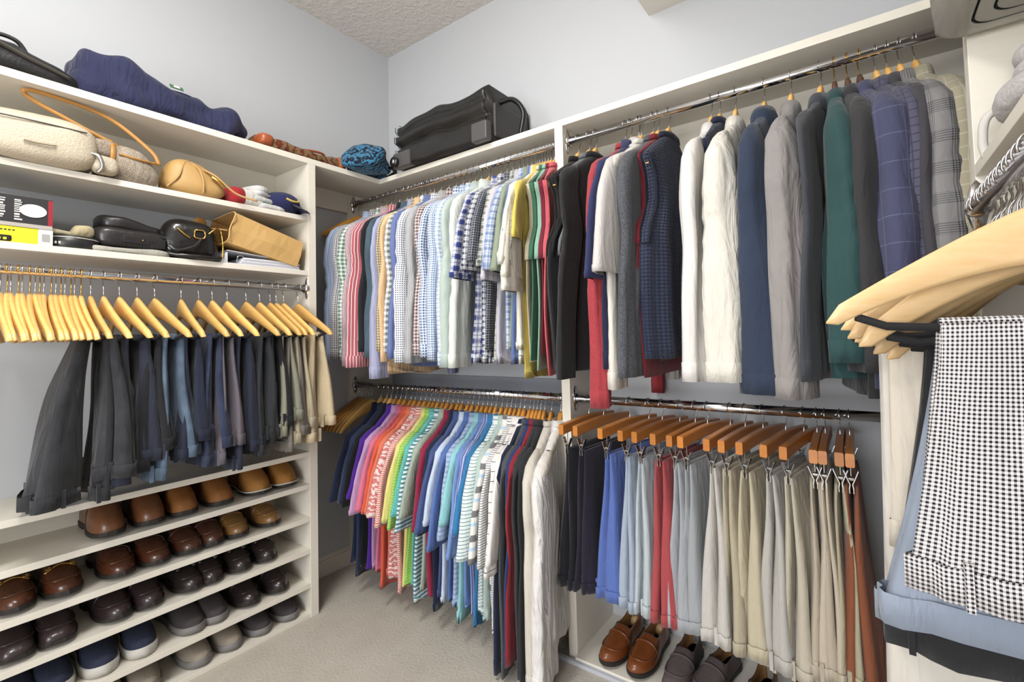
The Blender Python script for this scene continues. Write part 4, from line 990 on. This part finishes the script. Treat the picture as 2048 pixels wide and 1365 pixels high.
# shelf with pale bags
Z2 = 1.8723 + .001
CRM = plain('cream_leather', '#B9AE99', .5, 0, .6, 160, 0, .06)
f_ = blob('belt_bag', (.20, .30, .155), CRM, (.27, -1.60, Z2), R(-6), .5, .42, .004, 6, 21); tag(f_, 'cream pebbled leather belt bag overhanging the shelf', 'bag')
strap('zip_line', [(.101, -.13, .118), (.104, 0, .118), (.097, .12, .118)], .0022, plain('zip_dark', '#3A332C', .5), f_)
strap('piping', [(.03, -.142, .012), (.075, -.138, .03), (.09, -.132, .08), (.06, -.136, .145)], .005, CRM, f_)
strap('logo_plate', [(.106, -.02, .052), (.106, .0, .05), (.107, .03, .05), (.106, .05, .052)], .005, plain('plate_cream', '#9c8f78', .4), f_, flat=.5)
blob('strap_end', (.14, .14, .14), CRM, (-.01, -.20, .0), 0, .6, .6, .004, 6, 22, f_); blob('strap_end', (.07, .07, .06), CRM, (.04, .17, .005), 0, .6, .6, .003, 6, 23, f_)
strap('buckle', [(.08, .13, .06), (.09, .15, .05), (.085, .16, .02), (.07, .15, .0)], .006, M_STEEL, f_)
GLT = F('#C9BBA6', 'm', '#7A6650', .3, .42)
g_ = blob('tote_bag', (.17, .15, .15), GLT, (.24, -1.36, Z2), R(10), .6, .6, .012, 8, 25, shape=lambda x, y, z, a, b, c: (x, y * (1.15 - .35 * (z + c) / (2 * c)), z)); tag(g_, 'glittery beige slouch tote with tan loop handle', 'bag')
TANL = leather('tan_strap_leather', '#C08A45', .4)
strap('handle', [(.03, -.03, .13), (.0, -.14, .18), (-.02, -.24, .225), (-.01, -.26, .245), (.0, -.20, .25), (.02, -.06, .23), (.06, .05, .14), (.07, .075, .09)], .0072, TANL, g_, 40)
strap('trim_band', [(.0, -.075, .01), (.07, -.07, .05), (.07, -.065, .11), (.02, -.05, .15)], .008, TANL, g_, flat=.5); strap('trim_band', [(.075, -.05, .09), (.085, 0, .085), (.075, .06, .09)], .008, TANL, g_, flat=.5)
blob('pouch', (.07, .07, .07), GLT, (.03, -.08, .07), 0, .6, .6, .003, 8, 26, g_)
TANB = plain('butter_leather', '#B8935A', .5, 0, .3, 70, 0, .12)
h_ = blob('shoulder_bag', (.18, .22, .145), TANB, (.23, -1.14, Z2), R(-6), .7, .6, .007, 7, 27, shape=lambda x, y, z, a, b, c: (x * (1.1 - .3 * (z + c) / (2 * c)), y * (1.1 - .45 * (z + c) / (2 * c)) - .02 * (z + c) / (2 * c), z)); tag(h_, 'butter tan leather shoulder bag with brass clasp', 'bag')
strap('seam', [(.06, -.10, .02), (.085, -.07, .06), (.07, -.05, .12), (.04, -.03, .145)], .004, TANB, h_); strap('handle', [(.05, .0, .12), (.09, .05, .09), (.10, .12, .03), (.13, .19, .006)], .007, TANB, h_, flat=.6)
strap('pleat', [(.05, -.02, .138), (.085, .0, .10), (.095, .01, .05), (.09, .01, .01)], .0035, TANB, h_); strap('gusset', [(.0, -.105, .015), (.02, -.10, .08), (.015, -.07, .13)], .006, TANB, h_); strap('clasp', [(.085, .04, .085), (.092, .06, .07), (.09, .08, .05)], .006, M_BRASS, h_)
RW = F('#ECE8E0'); r_ = blob('club_headcover', (.11, .15, .075), RW, (.25, -.955, Z2), R(12), .6, .5, .002, 6, 31); tag(r_, 'white rolled headcover with red end and green patch', 'headcover')
blob('red_end', (.112, .06, .078), F('#C1202A'), (.0, -.055, -.001), 0, .6, .5, .001, 6, 32, r_); lbox('patch', (0, 0, 0), (.002, .03, .022), F('#C1202A'), r_, .0005, (0, R(-30), 0), (.05, -.01, .048)); lbox('patch', (0, 0, 0), (.002, .03, .026), F('#2B7A4B'), r_, .0005, (0, R(-14), 0), (.055, .04, .028))
gl = F('#DAD9D8')
for i, (y, z, x, ly) in enumerate(((-.86, 0, .25, .12), (-.90, .028, .25, .12), (-.90, .052, .25, .11), (-.915, .074, .24, .08))):
    q = blob('golf_glove', (.10, ly, .032), gl, (x, y, Z2 + z), R(15 * i), .7, .6, .004, 9, 40 + i); tag(q, ('bottom', 'second', 'third', 'topmost')[i] + ' white folded glove in the pile beside the navy cap', 'glove', 'folded white gloves')
CAPM = F('#2C3166')
cp = blob('baseball_cap', (.17, .16, .11), CAPM, (.24, -.80, Z2), R(10), 1.0, 1.0, .001, 6, 50, shape=lambda x, y, z, a, b, c: (x, y, (z + c) * .98 - c if z > 0 else z * .98)); tag(cp, 'navy baseball cap with gold embroidered crest', 'cap')
P = []
for r0_, zz in ((.070, .03), (.09, .024), (.115, .008), (.135, -.002)):
    P.append([(r0_ * math.cos(a), r0_ * math.sin(a) * .85, zz + .012 * math.cos(a * 1.0) + .004) for a in np.linspace(-.1, 1.6, 14)])
P2 = [[(x, y, z - .003) for x, y, z in row] for row in P]
MB().grid(P, False).grid([r[::-1] for r in P2], False).build('brim', CAPM, cp)
strap('crest', [(.078, -.028, .062), (.084, -.005, .055), (.084, .02, .056), (.076, .035, .064)], .008, plain('gold_thread', '#CDB25A', .6), cp, flat=.6)
# box shelf
Z3 = 1.6111 + .001
yb = empty('yellow_box', (.20, -1.66, Z3)); tag(yb, 'yellow cardboard box with black pictogram under the black box', 'box')
YL = plain('yellow_card', '#F0DE25', .5); lbox('carton', (-.11, -.17, 0), (.11, .072, .05), YL, yb); lbox('white_end', (-.111, .072, 0), (.111, .105, .05), plain('white_card', '#E6E4DC', .5), yb)
lbox('pictogram', (.1095, -.075, .002), (.1115, .015, .020), plain('print_black', '#161616', .5), yb, .004); 
for k in range(6): lbox('pictogram_mark', (.111, -.062 + k * .012, .006), (.1122, -.055 + k * .012, .013), YL, yb, 0)
for k in range(10): lbox('lettering', (.110, -.06 + k * .0085, .036), (.1112, -.0545 + k * .0085, .0395), plain('print_black', '#161616', .5), yb, 0)
lbox('barcode', (.1105, .08, .01), (.1122, .098, .035), plain('barcode_grey', '#9a9a98', .5), yb, 0)
kb = empty('black_box', (.20, -1.66, Z3 + .0505)); tag(kb, 'black printed carton with white lettering and red corner', 'box')
BC = plain('black_card', '#2B2A2C', .4); lbox('carton', (-.11, -.17, 0), (.111, .103, .10), BC, kb); lbox('grey_strip', (.110, -.17, 0), (.1125, .103, .012), plain('strip_grey', '#A8A29A', .5), kb, 0)
WH = plain('print_white', '#D5D2CC', .5)
rg = random.Random(8)
for c_ in range(4):
    y0 = -.085 + c_ * .035
    z = .088
    while z > .025:
        hgt = rg.uniform(.003, .009); lbox('lettering', (.111, y0, z - hgt), (.1123, y0 + rg.uniform(.010, .017), z - hgt * .35), WH, kb, 0); z -= hgt + .0015
lbox('red_corner', (.1105, .093, .012), (.1122, .1035, .095), plain('print_red', '#8E1A26', .5), kb, 0)
MB().add([(.1135, .06 + .03 * math.cos(a), .055 + .021 * math.sin(a)) for a in np.linspace(0, 2 * PI, 25)[:-1]], [list(range(24))]).build('oval_seal', WH, kb, False)
tn = MB().tube([(0, 0, 0), (0, 0, .002), (0, 0, .042), (0, 0, .044)], [.068, .07, .07, .066], 36).build('round_tin', plain('tin_black', '#232323', .35), None, True, (.24, -1.50, Z3)); tag(tn, 'round black tin with pale rim line and lettering', 'tin')
MB().tube([(.0705 * math.cos(a), .0705 * math.sin(a), .036) for a in np.linspace(0, 2 * PI, 37)], .0013, 6).build('rim_line', WH, tn)
for k in range(3): lbox('lettering', (.0, 0, 0), (.001, .005, .008), WH, tn, 0, (0, 0, R(-50 + k * 8)), (.0712 * math.cos(R(-50 + k * 8)), .0712 * math.sin(R(-50 + k * 8)), .012))
CLO = F('#C9B88A'); q = blob('cloth_pouch', (.06, .06, .05), CLO, (.25, -1.475, Z3 + .045), 0, .7, .7, .008, 12, 61); tag(q, 'beige crumpled cloth pouch on the round tin', 'pouch')
q = blob('paper_sheet', (.09, .07, .018), F('#D8CBA2'), (.23, -1.54, Z3 + .045), R(20), .5, .5, .003, 9, 62); tag(q, 'pale folded paper on the round tin', 'paper')
LB = leather('black_case_leather', '#242122', .4)
ev = empty('canvas_sleeve', (.20, -1.35, Z3)); tag(ev, 'pale grey fabric sleeve lying under the black leather cases', 'sleeve')
q = blob('sleeve_body', (.22, .24, .022), F('#B9B5A8'), (0, 0, 0), 0, .4, .4, .003, 7, 63, ev)
cs = blob('leather_case', (.20, .22, .075), LB, (.19, -1.345, Z3 + .022), R(3), .45, .4, .003, 6, 64); tag(cs, 'black leather organiser case with flap on the pale sleeve', 'case')
lbox('flap', (.096, -.035, .02), (.103, .04, .045), LB, cs, .002); lbox('pocket', (.094, .045, .01), (.101, .09, .045), LB, cs, .002); MB().tube([(.103, .02, .034), (.105, .02, .034)], .003, 8).build('stud', M_BRASS, cs)
c2_ = blob('leather_pouch', (.14, .19, .055), LB, (.17, -1.33, Z3 + .092), R(8), .5, .5, .006, 8, 65, shape=lambda x, y, z, a, b, c: (x, y, (z + c) * (1.15 - .6 * (y + b) / (2 * b)) - c)); tag(c2_, 'slumped black leather pouch on top of the organiser case', 'pouch')
BH = leather('glossy_black_leather', '#161415', .22)
hb_ = blob('handbag', (.18, .19, .165), BH, (.215, -1.155, Z3), R(-8), .6, .55, .006, 6, 66, shape=lambda x, y, z, a, b, c: (x, y * (1.08 - .25 * (z + c) / (2 * c)), z)); tag(hb_, 'glossy black leather handbag with gold hardware', 'handbag')
for pts in ([(.092, -.05, .12), (.094, -.03, .10), (.094, -.01, .085)], [(.094, .005, .12), (.095, .035, .118), (.095, .035, .09), (.095, .005, .09), (.094, .005, .12)], [(.09, .05, .11), (.088, .07, .13), (.08, .085, .14)]): strap('gold_hardware', pts, .0032, M_BRASS, hb_, 16)
strap('handle', [(.09, .03, .09), (.105, .0, .05), (.11, -.05, .03), (.10, -.08, .05)], .007, BH, hb_); strap('handle', [(.085, -.08, .02), (.11, -.03, .012), (.115, .04, .01), (.10, .09, .012)], .008, BH, hb_)
strap('zip', [(.02, .095, .165), (.05, .102, .13), (.065, .105, .07), (.06, .105, .02)], .0035, M_BRASS, hb_)
q = blob('tan_tab', (.03, .05, .10), TANL, (.15, -1.09, Z3 + .11), R(0), .7, .7, .002, 7, 67); q.name = 'leather_glove'; tag(q, 'tan leather glove tip sticking up behind the black handbag', 'glove')
# paper bag, binder
pb = empty('paper_bag', (.20, -.90, Z3 + .048), (R(-14), 0, 0)); tag(pb, 'brown kraft paper shopping bag lying on the binder', 'paper bag')
KP = plain('kraft_paper', '#C9A265', .7, 0, .3, 30, 0, .12); P = []
for t in np.linspace(0, 1, 10):
    y = -.16 + .30 * t; w = .115; h = .135 - .015 * t; wob = .004 * math.sin(t * 9)
    P.append([(-w, y, 0), (-w * .3, y, .002 + wob), (w * .4, y, 0), (w, y, 0), (w + .012 - wob, y, h * .45), (w, y, h), (w * .3, y, h + wob), (-w, y, h)])
MB().grid(P, True, False, True).build('bag_body', KP, pb, False)
strap('rim', [(-.115, -.161, 0), (.115, -.162, 0), (.125, -.165, .06), (.115, -.162, .135), (-.115, -.161, .135)], .003, KP, pb, 30)
strap('handle', [(.11, -.165, .05), (.09, -.20, .045), (.02, -.205, .05), (.0, -.165, .05)], .006, KP, pb, flat=.4)
bd = empty('ring_binder', (.19, -.90, Z3)); tag(bd, 'white ring binder with loose sheets under the paper bag', 'binder')
BW = plain('binder_white', '#D4D6DA', .35); lbox('cover', (-.13, -.15, 0), (.118, .15, .003), BW, bd, .001); lbox('spine', (-.13, -.152, 0), (.118, -.148, .046), BW, bd, .001)
lbox('cover', (-.13, -.15, .044), (.112, .10, .047), BW, bd, .001, (R(-4), 0, 0))
for k in range(7): lbox('paper_sheets', (-.12, -.10 + .003 * k, .0035 + k * .0042), (.112 + .002 * (k % 3), .155 - .003 * (k % 4), .0068 + k * .0042), plain('paper_white', '#DADAE0', .7), bd, 0)
strap('ring', [(.108, -.11, .01), (.108, -.105, .035), (.108, -.085, .036), (.108, -.082, .012)], .002, M_STEEL, bd, 12)

# ------------------------------------------------------------------ near corner: scarf, cap, bin, hanging sleeve
SCF = F('#C4BEBB', 'm', '#A9A3A2')
kg = blob('knit_cap', (.15, .15, .055), F('#1F1F24'), (2.80, -.825, 1.5765), R(10), .8, .8, .004, 7, 90); tag(kg, 'black knitted cap lying under the grey scarf', 'cap')
strap('tie_cord', [(-.06, .03, .02), (-.078, .05, .004), (-.086, .055, -.02)], .0045, F('#1F1F24'), kg)
sf = empty('knitted_scarf', (2.80, -.85, 1.628)); tag(sf, 'pale grey knitted scarf heaped on the corner shelf over the black cap', 'scarf')
for k, (z, r_s, dx) in enumerate(((.0, 0, 0), (.032, 0, .012), (.062, 0, .0))):
    pts = [((.075 - .012 * k) * math.cos(a) + dx, (.06 - .008 * k) * math.sin(a), z + .016 + .008 * math.sin(2 * a + k)) for a in np.linspace(0, 2 * PI, 13)]
    MB().tube(sspl(pts, 40), .025 - .002 * k, 12).build('scarf_loop', SCF, sf)
strap('fringe', [(-.06, .03, .02), (-.10, .035, .01), (-.108, .04, -.03), (-.104, .04, -.06)], .007, F('#D8D3CC'), sf)
t = NT('clear_plastic'); t.b.inputs['Base Color'].default_value = lin('#E4E2DC'); t.b.inputs['Roughness'].default_value = .18; t.b.inputs['Transmission Weight'].default_value = .75; t.b.inputs['IOR'].default_value = 1.15
PLA = t.m
bn = empty('storage_bin', (2.815, -1.185, 1.8135)); tag(bn, 'clear plastic storage bin jutting over the highest corner shelf', 'bin')
def rr_ring(hx, hy, r, z, n=6):
    out = []
    for cx, cy, a0 in ((hx - r, hy - r, 0), (-hx + r, hy - r, 90), (-hx + r, -hy + r, 180), (hx - r, -hy + r, 270)):
        for k in range(n): a = R(a0 + 90 * k / (n - 1)); out.append((cx + r * math.cos(a), cy + r * math.sin(a), z))
    return out
hx, hy = .18, .44
P = [rr_ring(hx - .02, hy - .02, .03, 0), rr_ring(hx - .004, hy - .004, .04, .012), rr_ring(hx + .005, hy + .005, .045, .15), rr_ring(hx + .012, hy + .012, .045, .17), rr_ring(hx + .012, hy + .012, .045, .175),
     rr_ring(hx + .002, hy + .002, .045, .17), rr_ring(hx - .008, hy - .008, .04, .014), rr_ring(hx - .022, hy - .022, .03, .004)]
MB().grid(P, True, True, True).build('tub', PLA, bn)
for q in (.05, .075): MB().grid([rr_ring(hx - q, hy - q, .03, -.0005), rr_ring(hx - q, hy - q, .03, .0), rr_ring(hx - q - .004, hy - q - .004, .03, .0), rr_ring(hx - q - .004, hy - q - .004, .03, -.0005)], True).build('base_rib', PLA, bn)
blob('yellow_fabric', (.26, .70, .12), F('#D9BE5A', 'z', '#EFE3B2', 6, .5), (0, 0, .016), 0, .4, .4, .01, 7, 95, bn)
